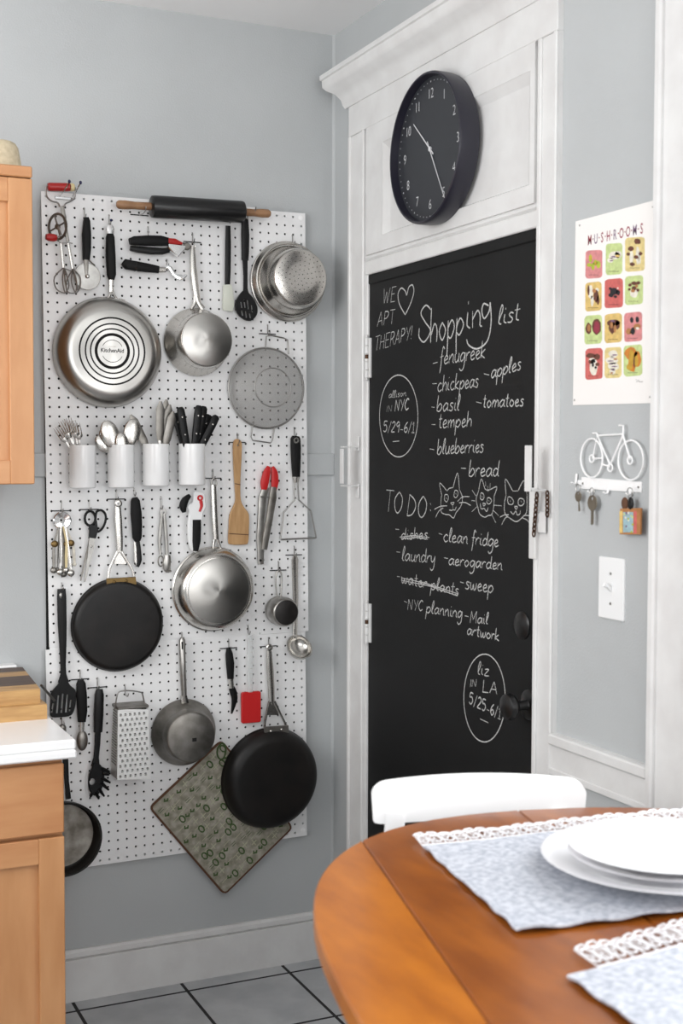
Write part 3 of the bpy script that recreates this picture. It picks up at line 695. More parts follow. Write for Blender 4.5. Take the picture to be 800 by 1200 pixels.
# a short strap carrying the hook that sits left of the rail
a, b = z5(75,600,.08), z5(135,605,.08); obj('rail', MB(RWALL).box(a[0], b[0], b[1]-.2, b[1]+.2, 0, .08, .02), 'paint_white', t)
def key(x, ytop, yb, label, rb, d=.5, lean=0, ring=True):
    a = z5(x, ytop, d); b = z5(x+lean, yb, d); L = a[1]-b[1]
    k = empty('key', RWALL(b), label, 'key', 'keys on the bicycle rack')
    kr = MB(RWALL); kr.tube([(a[0]+.3*cos(u), a[1]+.32*sin(u), d+.03) for u in [i*2*pi/14 for i in range(14)]], .035, 5, True)
    if ring: obj('key_ring', kr, 'wire', k)
    cy_ = a[1]-.28-rb
    out = circle(a[0], cy_, rb, 14, rb*1.05)
    obj('bow', MB(RWALL).prism(out, d-.05, d+.03, holes=[circle(a[0], cy_+rb*.55, rb*.25, 8)], bev=.015), 'keymetal', k)
    x1 = b[0]; w_ = rb*.3; y0 = cy_-rb*.9; y1 = b[1]; n = 6; bl = [(a[0]-w_, y0)]
    for i in range(n):
        yy = y0+(y1-y0)*(i+.5)/n; bl += [(x1-w_, yy), (x1-w_*.55, yy-.05)]
    bl += [(x1, y1), (x1+w_, y1+.12), (a[0]+w_, y0)]
    obj('blade', MB(RWALL).prism(bl, d-.04, d+.01), 'keymetal', k, smooth=False)
key(98, 655, 875, 'small brass-grey key, leftmost on the bicycle rack', .42, lean=8)
key(230, 690, 1003, 'larger round-headed key hanging second on the bicycle rack', .62, lean=-4)
k = empty('key_fob', RWALL(z5(592, 1090, .6)), 'square keyring charm with a colourful floral picture on the bicycle rack', 'keyring')
a = z5(590, 700, .55)
obj('key_ring', MB(RWALL).tube([(a[0]+.36*cos(u), a[1]+.4*sin(u), .62) for u in [i*2*pi/14 for i in range(14)]], .04, 5, True), 'wire', k)
a = z5(535, 800, .5); obj('leather_loop', MB(RWALL).ell((a[0], a[1], .5), (.42,.5,.12)), 'mitt_edge', k); a = z5(602, 800, .5); obj('clasp', MB(RWALL).ell((a[0], a[1], .62), (.34,.5,.12)), 'black_plastic', k)
q = [z5(495,848,.6), z5(690,842,.6), z5(684,1092,.6), z5(490,1090,.6)]
pn = obj('charm_panel', MB(RWALL).prism([(p[0], p[1]) for p in reversed(q)], .5, .66, bev=.03), 'print_tan', k)
def fq(x0, y0, x1, y1, col):
    Q = [z5(x0,y0), z5(x1,y0), z5(x1,y1), z5(x0,y1)]; obj('printed_patch', MB(RWALL).flat([(p[0], p[1]) for p in Q], .668+random.random()*.004), 'print_'+col, pn, smooth=False)
fq(515,870,545,1075,'ochre'); fq(550,880,645,1070,'blue'); fq(565,930,615,1060,'leaf'); fq(650,870,678,1080,'coral')
for _ in range(14):
    x, y = random.uniform(555,640), random.uniform(885,1065); Q = [z5(a_, b_) for a_, b_ in blob(x, y, 9, 12, 7)]
    obj('printed_patch', MB(RWALL).flat([(p[0], p[1]) for p in Q], .674+random.random()*.003), 'print_'+random.choice(['lime','gold','purple','ivory','leaf','blue']), pn, smooth=False)
# ------------------------------------------------------------------ light switch
t = empty('light_switch', RWALL(rp(716, 728, .1)), 'white toggle light switch plate on the grey wall below the key rack', 'switch')
q = [rp(701,652,.2), rp(731,655,.2), rp(730,729,.2), rp(700.5,723,.2)]
x0, x1 = (q[0][0]+q[3][0])/2, (q[1][0]+q[2][0])/2; z1 = (q[0][1]+q[1][1])/2; z0 = (q[2][1]+q[3][1])/2
obj('plate', MB(RWALL).box(x0, x1, z0, z1, 0, .22, .08), 'white_plastic', t)
xm, zm = (x0+x1)/2, (z0+z1)/2
obj('toggle_slot', MB(RWALL).box(xm-.22, xm+.22, zm-.5, zm+.5, .2, .25), 'white_plastic', t, smooth=False)
obj('toggle', MB(RWALL).sweep([(xm,zm-.1,.2),(xm,zm+.2,.55),(xm,zm+.35,.85)], .2, .16), 'white_plastic', t)
for s_ in (-1, 1): obj('screw', MB(RWALL).lathe((xm, zm+s_*1.2, .22), [(0,0),(.12,0),(.12,.03),(0,.05)], 10), 'wire', t)
# ------------------------------------------------------------------ peg board
BT = 86.98; TH_ = .01                                      # board top, slight lean of the board
def peg(u, v): return (u*cos(TH_)+v*sin(TH_), BT-v*cos(TH_)+u*sin(TH_))   # board inches -> (right, up)
pb = empty('pegboard', BOARD((15, 15, -.5)), 'white perforated pegboard covering the grey back wall, kitchen tools hung all over it', 'pegboard')
def panel(u0, v0, nc, nr, mu=0, mv=0):
    m = MB(BOARD); N = 6; r = .13; T = .13; vid = {}
    vs, fs = [], []
    def V(u, v, c, key):
        if key in vid: return vid[key]
        a, b = peg(u, v); vs.append((a, b, c)); vid[key] = len(vs)-1; return vid[key]
    for i in range(nc):
        for j in range(nr):
            x0, y0 = u0+i, v0+j; x1, y1 = x0+1, y0+1
            cn = [V(x0,y0,0,('g',i,j)), V(x1,y0,0,('g',i+1,j)), V(x1,y1,0,('g',i+1,j+1)), V(x0,y1,0,('g',i,j+1))]
            hs, hb = [], []
            for k in range(8):
                a = -3*pi/4+k*pi/4
                hs.append(V(x0+.5+r*cos(a), y0+.5+r*sin(a), 0, ('h',i,j,k))); hb.append(V(x0+.5+r*cos(a), y0+.5+r*sin(a), -T, ('b',i,j,k)))
            for s_ in range(4):
                k = 2*s_; fs.append((cn[s_], cn[(s_+1)%4], hs[(k+2)%8], hs[(k+1)%8], hs[k]))
            for k in range(8): fs.append((hs[k], hs[(k+1)%8], hb[(k+1)%8], hb[k]))
    # rim and back
    W_, H_ = nc, nr
    for (ua, va), (ub, vb) in (((0,0),(W_,0)), ((W_,0),(W_,H_)), ((W_,H_),(0,H_)), ((0,H_),(0,0))):
        P = [(*peg(u0+ua, v0+va), 0), (*peg(u0+ub, v0+vb), 0), (*peg(u0+ub, v0+vb), -T), (*peg(u0+ua, v0+va), -T)]
        k = len(vs); vs += P; fs.append((k, k+1, k+2, k+3))
    m.add(vs, fs)
    return obj('board_panel', m, 'pegboard', pb, smooth=False, fix=False)
panel(0, .06, 24, 48); panel(24.0, .3, 6, 48); panel(-.4, 48.32, 30, 24)
m = MB(BOARD); a, b = peg(0.05, 48.45), peg(23.95, 48.0); m.box(a[0], b[0], min(a[1],b[1])-.1, max(a[1],b[1])+.1, -.16, -.08); obj('joint_strip', m, 'pegboard', pb, smooth=False)
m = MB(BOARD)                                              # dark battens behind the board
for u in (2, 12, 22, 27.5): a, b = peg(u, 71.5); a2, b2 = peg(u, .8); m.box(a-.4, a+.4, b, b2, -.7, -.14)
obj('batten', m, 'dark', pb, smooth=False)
m = MB(BOARD); m.box(0.3, 29.5, 15.5, 86.3, -.74, -.68); obj('gap_shade', m, 'dark', pb, smooth=False)  # dark sheet added as the shade in the gap behind the holes
for x, y in ((352,255.6),(354.7,973)):
    q = bp(x, y, 0); obj('screw', MB(BOARD).lathe(q, [(0,0),(.3,0),(.3,.03),(.12,.07),(0,.07)], 14), 'paint_white', pb)

# ------------------------------------------------------------------ peg hooks
def hook(px, py, what, bar=True, drop=1.0, reach=.9, tip=None):
    q = bp(px, py, 0); t = empty('peg_hook', BOARD((q[0], q[1]-drop, 0)), 'steel peg hook holding '+what, 'hook', 'peg hooks on the board')
    m = MB(BOARD); z = q[1]
    m.tube(catmull([(q[0], z, -.12), (q[0], z, .1), (q[0], z-.15, .16), (q[0], z-drop+.1, .16), (q[0], z-drop-.1, .3), (q[0], z-drop-.14, reach*.7), (q[0], z-drop+.25, reach)], 3), .055, 6)
    obj('hook_wire', m, 'wire', t)
    if bar: obj('crossbar', MB(BOARD).tube([(q[0]-1, z-drop, -.1), (q[0]-.98, z-drop, .1), (q[0]+.98, z-drop, .1), (q[0]+1, z-drop, -.1)], .06, 6), 'black_plastic', t)
    if tip: obj('tip', MB(BOARD).ell((q[0], z-drop+.3, reach), (.14,.16,.14), 8, 6), tip, t)
    return t

def zz(ox, oy, s): return lambda L, d=.3: [bp(ox+x/s, oy+y/s, d) for x, y in L]
def PX(L, d=.3): return [bp(x, y, d) for x, y in L]
def P2(L, d=.3): return [bp(x, y, d)[:2] for x, y in L]
def spline2(L, k=4, close=True): return [(p[0], p[1]) for p in catmull([(a, b, 0) for a, b in L], k, close)]

# ------------------------------------------------------------------ pans
def arc(r0, h0, r1, h1, n, conv=True):
    """quarter curve from the wall (r0,h0) to the base (r1,h1)"""
    o = []
    for i in range(n+1):
        a = pi/2*i/n
        o.append((r1+(r0-r1)*cos(a), h0+(h1-h0)*sin(a)) if conv else (r0+(r1-r0)*sin(a), h1+(h0-h1)*cos(a)))
    return o
def pan(name, label, cat, cx, cy, rpx, base_px, depth, mb_, mbase, d0=.35, curve=.35, lip=.08, base_r=None, rings=0, out=True):
    s_ = ipp(cx, cy, d0); R = rpx*s_; c = bp(cx, cy, d0); Rb = base_px*ipp(cx, cy, d0+depth) if base_r is None else base_r
    t = empty(name, BOARD((c[0], c[1]-R, d0)), label, cat)
    m = MB(BOARD); ce = (c[0], c[1], 0); kr = min(curve, 1)*(R-Rb) if R-Rb > .3 else .3
    hk = min(depth*.9, max(.5, depth*.5 if curve < .6 else depth))
    if out:
        outer = [(R+lip, d0), (R+lip, d0+.1), (R, d0+.2)]
        slope = [(R-(R-Rb-kr)*f, d0+.2+(depth-hk-.2)*f) for f in (.5, 1)] if depth > hk+.25 else []
        r1 = slope[-1][0] if slope else R; h1 = slope[-1][1] if slope else d0+.2
        outer += slope+arc(r1, h1, Rb, d0+depth, 7)[1:]+[(Rb*.5, d0+depth), (0, d0+depth)]
        inner = [(max(r-.1, 0) if r > .2 else 0, h-.1 if h > d0+.2 else h) for r, h in outer]
        inner[-1] = (0, d0+depth-.12); inner[0] = (R-.05, d0)
        m.lathe(ce, list(reversed(inner))+outer, 72)
        obj('pan_body', m, mb_, t, sharp=40)
        if mbase: obj('base_plate', MB(BOARD).lathe(ce, [(0,d0+depth-.02),(Rb,d0+depth-.02),(Rb,d0+depth+.05),(Rb-.07,d0+depth+.09),(0,d0+depth+.09)], 72), mbase, t)
    else:                                                  # open side towards the room
        o_ = [(0,d0),(Rb,d0)]+[(Rb+(R-Rb)*sin(pi/2*i/6), d0+depth*.6*(1-cos(pi/2*i/6))) for i in range(1,7)]+[(R,d0+depth),(R+lip,d0+depth+.05)]
        i_ = [(R-.12,d0+depth+.03),(R-.14,d0+depth-.1)]+[(Rb-.1+(R-Rb)*sin(pi/2*i/6), d0+.1+depth*.6*(1-cos(pi/2*i/6))) for i in range(6,0,-1)]
        m.lathe(ce, o_+i_+[(Rb-.1,d0+.1),(Rb-.12,d0+.1)], 72, close=False)
        obj('pan_body', m, mb_, t, sharp=40)
        obj('pan_floor', MB(BOARD).lathe(ce, [(0,d0+.08),(Rb-.05,d0+.08),(Rb-.1,d0+.14),(0,d0+.14)], 60), mbase, t)
    t['_R'] = R; return t, c, R, Rb
def rivets(t, L, d, r=.16, m_='steel'):
    for x, y in L:
        q = bp(x, y, d); obj('rivet', MB(BOARD).ell(q, (r, r, .12), 12, 8), m_, t)

# large steel skillet, bottom out
t, c, R, Rb = pan('frying_pan', 'large stainless frying pan with black handle, ringed base facing out', 'pan', 126, 413, 64, 47, 2.0, 'steel_spun', None, curve=1)
dB = .35+2.0+.006
bc = (c[0], c[1], 0)
k_ = ipp(135, 413, 2.4); cc = bp(136, 414, 2.36)
def ring(r, w_, col='dark', nm='base_ring'):
    m = MB(BOARD); n = 56; vs = []
    for i in range(n):
        a = 2*pi*i/n; vs += [(c[0]+(r-w_)*cos(a), c[1]+(r-w_)*sin(a), dB), (c[0]+(r+w_)*cos(a), c[1]+(r+w_)*sin(a), dB)]
    m.add(vs, [(2*i, 2*i+1, (2*i+3)%(2*n), (2*i+2)%(2*n)) for i in range(n)]); obj(nm, m, col, t, smooth=False, fix=False)
for r, w_ in ((39,1.0),(32,.9),(26,.9),(19.5,1.7)): ring(r*k_, w_*k_)
obj('stamped_text', text_mb('KitchenAid', BOARD, (c[0], c[1]-.13, dB), .42, sx=.92, offs=.02), 'dark', t, smooth=False, fix=False)
for a0 in (.45, pi+.45):
    m = MB(BOARD); m.ribbon([(c[0]+13*k_*cos(a0+i*(pi-.9)/14), c[1]+13*k_*sin(a0+i*(pi-.9)/14), dB) for i in range(15)], .03); obj('stamped_arc', m, 'dark', t, smooth=False, fix=False)
obj('stamped_text', text_mb('STAINLESS', BOARD, (c[0], c[1]+.42, dB), .12), 'worn_coating', t, smooth=False, fix=False)
f = lambda L, d=.6: PX(L, d)
obj('handle_fork', MB(BOARD).tube(catmull(f([(121,350),(126,362),(119,366),(117,353)] if 0 else [(129,338),(129,346),(124,352)], .7)+f([(121,356)], .6), 4), .13, 8), 'steel', t)
obj('handle_fork', MB(BOARD).tube(catmull(f([(131,338),(134,346),(138,352),(142,355)], .7), 4), .13, 8), 'steel', t)
obj('handle_grip', MB(BOARD).sweep(f([(129,273),(129,278),(129.5,300),(130.5,322),(130.5,328)], .75), [.3,.45,.52,.48,.3], [.25,.38,.42,.38,.25], 14), 'black_rubber', t)
obj('hanging_cap', MB(BOARD).sweep(f([(128.5,264),(128.8,268),(129,274)], .75), [.3,.42,.4], [.2,.3,.3], 12), 'chrome', t)
obj('handle_shank', MB(BOARD).sweep(f([(130.3,326),(130,336),(130,342)], .72), [.3,.22,.28], [.2,.16,.14], 10), 'steel', t)
obj('mounting_foot', MB(BOARD).sweep(f([(118,351),(123,351)], 1.0), .25, .1), 'steel', t); obj('mounting_foot', MB(BOARD).sweep(f([(139,352),(146,354)], 1.0), .25, .1), 'steel', t)
rivets(t, [(122,350.5),(142,352)], 1.1, .18)
hook(127.5, 252, 'the large frying pan with the ringed base', False, tip='blue_tip')

# small saucepan (top)
t, c, R, Rb = pan('saucepan', 'small shiny saucepan with steel handle, hung base out right of the large frying pan', 'saucepan', 230, 401, 39, 31, 3.6, 'steel', 'steel_spun', curve=.3)
obj('handle', MB(BOARD).sweep(catmull(PX([(226,288),(226,298),(227,320),(230,344),(233,355),(238,362)], .7), 4), [.18,.3,.4,.36,.28,.3], [.12,.16,.2,.18,.14,.12], 12), 'steel', t)
obj('handle', MB(BOARD).sweep(catmull(PX([(226,288),(226,298),(227,320),(229,344),(228,355),(224,362)], .62), 4), [.18,.3,.36,.3,.22,.2], [.1,.12,.14,.12,.1,.1], 12), 'steel', t)
obj('hanging_eye', MB(BOARD).tube([(bp(226,289,.75)[0]+.25*cos(a), bp(226,289,.75)[1]+.4*sin(a), .75) for a in [i*pi/7 for i in range(14)]], .07, 6, True), 'steel', t)
hook(225, 273, 'the small shiny saucepan', True)

# stock pot steamer insert (perforated base)
t, c, R, Rb = pan('steamer_insert', 'deep steel steamer insert with perforated base, hung over the right edge of the board', 'steamer', 337, 330, 45.5, 32, 3.9, 'steel', None, curve=.3, lip=.12, d0=.3)
obj('rim_roll', MB(BOARD).tube([(c[0]+(R+.05)*cos(2*pi*i/60), c[1]+(R+.05)*sin(2*pi*i/60), .35) for i in range(60)], .12, 8, True), 'steel', t)
obj('shoulder_ridge', MB(BOARD).tube([(c[0]+(R*.94)*cos(2*pi*i/60), c[1]+(R*.94)*sin(2*pi*i/60), 1.3) for i in range(60)], .1, 6, True), 'steel', t)
m = MB(BOARD); dd = .3+3.9+.004
for rr_, n in ((.35,5),(.8,10),(1.25,15),(1.7,20),(2.12,25),(2.5,28)):
    for i in range(n):
        a = 2*pi*i/n+rr_*3; r = rr_*Rb/2.75; m.flat(circle(c[0]+r*cos(a), c[1]+r*sin(a), .055, 6), dd)
o = obj('perforations', m, 'dark', t, smooth=False, fix=False); o['kind'] = 'stuff'
hook(342, 276, 'the perforated steamer insert', False)

# wire gauze strainer
cx_, cy_ = 315, 455; s_ = ipp(cx_, cy_, .5); c = bp(cx_-3, cy_, .5); R = 47*s_; D_ = 2.2
t = empty('strainer', BOARD((c[0], c[1]-R, .5)), 'round see-through wire gauze strainer with two wire loop handles', 'strainer')
pr_ = [(R*sin(pi/2*i/9), .5+D_*cos(pi/2*i/9)**.8) for i in range(0, 10)]
obj('gauze_bowl', MB(BOARD).lathe((c[0], c[1], 0), pr_, 56, cap=False), 'gauze', t, fix=False)
obj('rim', MB(BOARD).tube([(c[0]+R*cos(2*pi*i/60), c[1]+R*sin(2*pi*i/60), .5) for i in range(60)], .11, 8, True), 'wire', t)
fr = R*.48; obj('foot_ring', MB(BOARD).tube([(c[0]+fr*cos(2*pi*i/36), c[1]+fr*sin(2*pi*i/36), .5+D_*cos(math.asin(.48))**.8+.05) for i in range(36)], .06, 6, True), 'wire', t)
for L in ([(311,411),(312,394),(318,393),(332,396),(337,398),(338,415)], [(297,494),(294,512),(296,516),(317,519),(319,516),(322,499)]):
    obj('handle', MB(BOARD).tube(PX(L, .55), .08, 7), 'wire', t)
hook(313, 381, 'the wire gauze strainer', True)

# sauté pan
t, c, R, Rb = pan('saute_pan', 'wide polished stainless saute pan in the middle of the board, brushed base facing out', 'pan', 249, 690, 48, 38, 2.2, 'steel', 'steel_spun', curve=.8, lip=.14)
obj('handle', MB(BOARD).sweep(catmull(PX([(250,568),(250.5,585),(251.5,610),(253,632)], .75), 4), [.32,.34,.36,.34], [.16,.2,.22,.18], 12), 'steel', t)
obj('handle_leg', MB(BOARD).sweep(PX([(252,628),(250,640),(250,648)], .72), [.18,.12,.14], .1), 'steel', t); obj('handle_leg', MB(BOARD).sweep(PX([(253,628),(258,641),(263,649)], .72), [.18,.12,.14], .1), 'steel', t)
e = bp(250.5, 566, .8); obj('hanging_eye', MB(BOARD).tube([(e[0]+.3*cos(a), e[1]+.48*sin(a), .8) for a in [i*pi/7 for i in range(14)]], .1, 7, True), 'steel', t)
hook(249, 550, 'the wide polished saute pan', True)

# black crepe pan
def forked_pan(name, label, cx, cy, rpx, bpx, dep, hp, legs, brk, riv, mat_h, eye, d=1.0, curve=1, bm='bronze', body='cast_iron', d0=.35):
    t, c, R, Rb = pan(name, label, 'pan', cx, cy, rpx, bpx, dep, body, None, curve=curve, d0=d0)
    obj('handle', MB(BOARD).sweep(catmull(PX(hp, .8), 4), [.3,.42,.4,.34], [.16,.2,.2,.16], 12), mat_h, t)
    for L in legs: obj('handle_leg', MB(BOARD).sweep(catmull(PX(L, .85), 4), [.2,.14,.14,.2], [.14,.12,.12,.12], 8), mat_h, t)
    obj('handle_web', MB(BOARD).prism(P2([(hp[-1][0]-3, hp[-1][1]), (hp[-1][0]+4, hp[-1][1]), (hp[-1][0]+8, hp[-1][1]+13), (hp[-1][0]-6, hp[-1][1]+13)], .8), .75, .82), mat_h, t)
    obj('mounting_bracket', MB(BOARD).prism(P2(brk, d+.2), d, d+.2, bev=.04), bm, t); rivets(t, riv, d+.22, .17, bm if bm != 'steel_dull' else 'steel')
    e = bp(*eye, .95); obj('hanging_eye', MB(BOARD).lathe((e[0], e[1], .8), [(.18,0),(.42,0),(.42,.2),(.3,.26),(.16,.26)], 18, close=True), mat_h, t)
    return t
forked_pan('frying_pan', 'flat black crepe pan with forked steel handle and brass-toned bracket, below the scissors', 137.5, 732, 54, 47, 1.0,
    [(138,592),(138.5,610),(139.5,630),(140,648)], [[(138,646),(132,658),(128,668),(126,684)], [(142,646),(149,658),(155,668),(158,683)]],
    [(125,678),(159,676),(160,685),(125,688)], [(134,682),(148,681)], 'steel', (138.5, 590))
hook(136, 574, 'the flat black crepe pan', True)
forked_pan('frying_pan', 'large black frying pan with forked steel handle, over the potholder at lower right', 315, 911, 58, 44, 2.0,
    [(315,762),(316,780),(317.5,805),(318.5,825)], [[(316,822),(312,838),(310,848),(310,860)], [(321,822),(329,838),(334,848),(337,858)]],
    [(310,852),(338,850),(338.5,859),(310,862)], [(317.5,857),(330,855)], 'steel', (315.5, 759), d=1.5, bm='steel_dull', d0=.6)
hook(314, 747, 'the large black frying pan', True)

# dull saucepan
t, c, R, Rb = pan('saucepan', 'worn dull steel saucepan with long straight handle, hung base out right of the grater', 'saucepan', 215, 858, 38, 28, 2.8, 'steel_dull', 'steel_dull', curve=.3)
q1, q2 = bp(213, 748, .75), bp(216, 824, .75)
obj('handle', MB(BOARD).tube(PX([(213.2,747),(213.2,750),(214.3,790),(216,821)], .75), [.18,.36,.36,.3], 14), 'steel_brushed', t)
obj('handle_socket', MB(BOARD).sweep(PX([(215,815),(216,822),(217,828)], .8), [.36,.45,.55], [.3,.25,.15]), 'steel', t)
obj('hanging_hole', MB(BOARD).sweep(PX([(213.5,752),(213.7,761)], 1.07), .12, .04), 'dark', t)
obj('stamped_mark', MB(BOARD).box(bp(228,867,3.3)[0]-.25, bp(228,867,3.3)[0]+.25, bp(228,867,3.3)[1]-.2, bp(228,867,3.3)[1]+.2, 3.2, 3.255), 'dark', t)
hook(212.5, 741, 'the worn dull saucepan', False, drop=.7)

# small black pan beside the cabinet
t, c, R, Rb = pan('frying_pan', 'small black frying pan showing its worn grey inside, half hidden behind the lower cabinet', 'pan', 72, 979, 42, 38, 1.8, 'cast_iron', 'worn_coating', out=False)
obj('handle', MB(BOARD).sweep(PX([(80,936),(78,915),(76.5,890),(75,860)], 1.2), [.3,.26,.32,.3], [.2,.16,.18,.16]), 'black_plastic', t)
hook(75, 845, 'the small black frying pan behind the cabinet', False)

# measuring cup
t, c, R, Rb = pan('measuring_cup', 'small round steel measuring cup with dark base and looped handle, left of the ladle', 'measuring cup', 326, 715, 16, 14.5, 2.4, 'steel_brushed', 'pan_coating', curve=.15, lip=.06, d0=.55)
obj('handle', MB(BOARD).tube(catmull(PX([(325,700),(323.5,690),(323,676),(325,670),(328.5,670),(330,676),(329.5,690),(329,699)], .8), 4), .1, 7), 'steel', t)
hook(325.5, 658, 'the small measuring cup', True)

# ------------------------------------------------------------------ cutlery cups
def metal_item(kind): pass
def cup(px, label, what, top=520.5, bot=570, hw=15.5):
    d0 = .35; RR = 1.5
    ce = bp(px, 545, d0+RR); ztop = bp(px, top, d0+RR)[1]; zb = bp(px, bot, d0+RR)[1]
    R = hw*ipp(px, 545, d0+RR)*1.0
    t = empty('cup', BOARD((ce[0], zb, d0+R)), label, 'cup', 'white cups on the board')
    m = MB(BOARD)
    m.lathe((ce[0], zb, d0+R), [(0,0),(R-.15,0),(R-.03,.08),(R,.22),(R,ztop-zb-.05),(R-.05,ztop-zb),(R-.1,ztop-zb-.03),(R-.1,.2),(R-.2,.12),(0,.12)], 40, ax=(0,1,0))
    obj('cup_wall', m, 'white_ceramic', t)
    obj('holder_clip', MB(BOARD).box(ce[0]-.3, ce[0]+.3, (ztop+zb)/2-.5, (ztop+zb)/2+.5, 0, d0+.03), 'white_plastic', t)
    return ce[0], ztop, d0+R, R
cups = [cup(97, 'white cup holding forks, leftmost of the four', 0, 521.5, 572), cup(142, 'white cup holding spoons, second from the left', 0, 521, 571.5), cup(183, 'white cup holding table knives, third from the left', 0, 520, 569.5), cup(225, 'white cup holding black-handled knives, rightmost of the four', 0, 520, 568.5)]
def stick(name, label, cat, group, cupi, tip, base_off, build):
    """tip = pixel of the upper end; the lower end rests inside the cup"""
    X, Z, D, R = cups[cupi]
    d = D+base_off[1]; top = Vector(bp(*tip, d)); lim = R-.5
    rx = max(-lim, min(lim, (top.x-X)*.5+base_off[0]*.4)); hgt = max(top.y-Z, .5)
    dep = 3.9; lx = rx+(rx-(top.x-X))*dep/hgt
    if abs(lx) > lim: dep = max(1.2, dep*max(0, (lim-abs(rx)))/max(abs(lx-rx), .01)) if lx*rx > 0 else dep; lx = max(-lim, min(lim, lx))
    low = Vector((X+lx, Z-dep, D+base_off[1]*.6))
    ax = (top-low).normalized(); L = (top-low).length
    t = empty(name, BOARD(low), label, cat, group); build(t, low, ax, L); return t
def along(low, ax, L, f, side=0, out=0):
    s1 = Vector((ax.y, -ax.x, 0)).normalized(); return low+ax*(L*f)+s1*side+Vector((0,0,out))
def fork(t, low, ax, L):
    A = lambda f, s=0, o=0: along(low, ax, L, f, s, o)
    obj('handle', MB(BOARD).sweep([A(0), A(.3), A(.62), A(.74, 0, .12)], [.28,.2,.1,.14], [.06,.05,.06,.06], 8), 'steel', t)
    m = MB(BOARD); m.sweep([A(.72,0,.12), A(.77,0,.2), A(.8,0,.22)], [.14,.42,.44], .04, 8)
    for k in range(4): m.tube([A(.79,-.36+k*.24,.22), A(.88,-.38+k*.25,.18), A(1,-.36+k*.24,.02)], [.05,.05,.02], 5)
    obj('tines', m, 'steel', t)
def spoon(sz=1.0):
    def b(t, low, ax, L):
        A = lambda f, s=0, o=0: along(low, ax, L, f, s, o); r = .68*sz; h = 1.05*sz
        obj('handle', MB(BOARD).sweep([A(0), A(.3), A(.6), A(1-1.9*h/L, 0, .05)], [.3,.2,.1,.13], [.06,.05,.06,.06], 8), 'steel', t)
        c = low+ax*(L-h); rot = math.atan2(ax.x, ax.y); obj('bowl', MB(BOARD).ell((c.x, c.y, c.z+.1), (r, h, .24), 18, 12, -rot), 'steel', t)
    return b
def tknife(t, low, ax, L):
    A = lambda f, s=0, o=0: along(low, ax, L, f, s, o)
    obj('handle', MB(BOARD).sweep([A(0), A(.3), A(.5)], [.22,.22,.2], .12, 8), 'steel', t)
    obj('blade', MB(BOARD).sweep([A(.48), A(.6), A(.9), A(1)], [.22,.44,.48,.12], .04, 8), 'steel_dull', t)
def kknife(t, low, ax, L):
    A = lambda f, s=0, o=0: along(low, ax, L, f, s, o)
    obj('blade', MB(BOARD).sweep([A(0), A(.4)], [.15,.35], .02, 6), 'steel_dull', t)
    obj('handle', MB(BOARD).sweep([A(.36), A(.6), A(.88), A(.97), A(1)], [.38,.44,.46,.42,.24], [.2,.24,.26,.24,.12], 10), 'black_plastic', t)
    for f_ in (.62, .86): q = A(f_, 0, .25); obj('rivet', MB(BOARD).ell(q, (.11,.11,.05), 8, 6), 'steel', t)
for (tip, off), lb in zip((((72,493),(-.5,.3)), ((79,490),(-.3,-.4)), ((84,493),(-.1,.6)), ((89,496),(.1,-.1)), ((66,500),(-.8,0))), ['second from the left', 'tallest, third from the left', 'third from the right', 'rightmost', 'leaning out furthest left']):
    stick('fork', 'steel fork in the leftmost white cup, '+lb, 'fork', 'forks in the leftmost cup', 0, tip, off, fork)
for (tip, off, sz), lb in zip((((123,493),(-.5,.6),1.45), ((119,502),(-.3,-.6),1.2), ((141,507),(.1,.9),1.1), ((113,511),(-.9,.1),1.0), ((157,491),(.5,.2),1.4)), ['large and tall at the left', 'tucked behind the tall left one', 'small, in the middle', 'lowest at the outer left', 'large, leaning right']):
    stick('spoon', 'steel spoon in the second white cup, '+lb, 'spoon', 'spoons in the second cup', 1, tip, off, spoon(sz))
for (tip, off), lb in zip((((153,486),(.7,-.5)), ((188,470),(.3,.5)), ((195,468),(.2,-.3)), ((199,474),(.6,0)), ((203,482),(.8,.8))), ['leaning far left', 'leftmost of the upright ones', 'tallest of all', 'second from the right', 'rightmost and shortest']):
    stick('table_knife', 'steel table knife in the third white cup, '+lb, 'knife', 'table knives in the third cup', 2, tip, off, tknife)
for (tip, off), lb in zip((((211,477),(-.2,.9)), ((205,484),(.3,-.7)), ((233,475),(-.3,.7)), ((239,476),(-.1,-.2)), ((245,486),(.2,-.9)), ((254,487),(-.2,.3))), ['two rivets showing, leaning left', 'leaning furthest left', 'tallest, upright', 'just right of the tallest', 'second from the right', 'leaning furthest right']):
    stick('kitchen_knife', 'black-handled knife in the rightmost white cup, '+lb, 'knife', 'kitchen knives in the rightmost cup', 3, tip, off, kknife)

# ------------------------------------------------------------------ rotary beater
f8 = zz(45, 205, 8)
t = tool('rotary_beater', 'old rotary egg beater with red wooden handles at the top left corner of the board', 'egg beater', 68, 343)
a, b, c2 = f8([(85,112),(300,116),(338,118)], 1.0)
obj('wooden_grip', MB(BOARD).lathe(a, [(0,0),(.36,.03),(.44,.2),(.44,2.1),(.42,2.3),(0,2.32)], 18, Vector(b)-Vector(a)), 'red_paint', t)
obj('grip_end', MB(BOARD).lathe(b, [(0,-.05),(.42,-.03),(.42,.3),(.3,.42),(0,.45)], 18, Vector(c2)-Vector(b)), 'cream', t)
obj('handle_wire', MB(BOARD).tube(catmull(f8([(90,100),(72,120),(78,200),(120,243),(180,262),(200,300)], 1.0), 4), .095, 6), 'wire', t)
obj('handle_wire', MB(BOARD).tube(catmull(f8([(330,110),(345,130),(338,212),(300,248),(255,268),(240,300)], 1.0), 4), .095, 6), 'wire', t)
obj('frame_stem', MB(BOARD).sweep(f8([(222,290),(232,350),(250,430),(262,520),(275,625)], 1.0), [.2,.24,.16,.14,.2], .08), 'steel_dull', t)
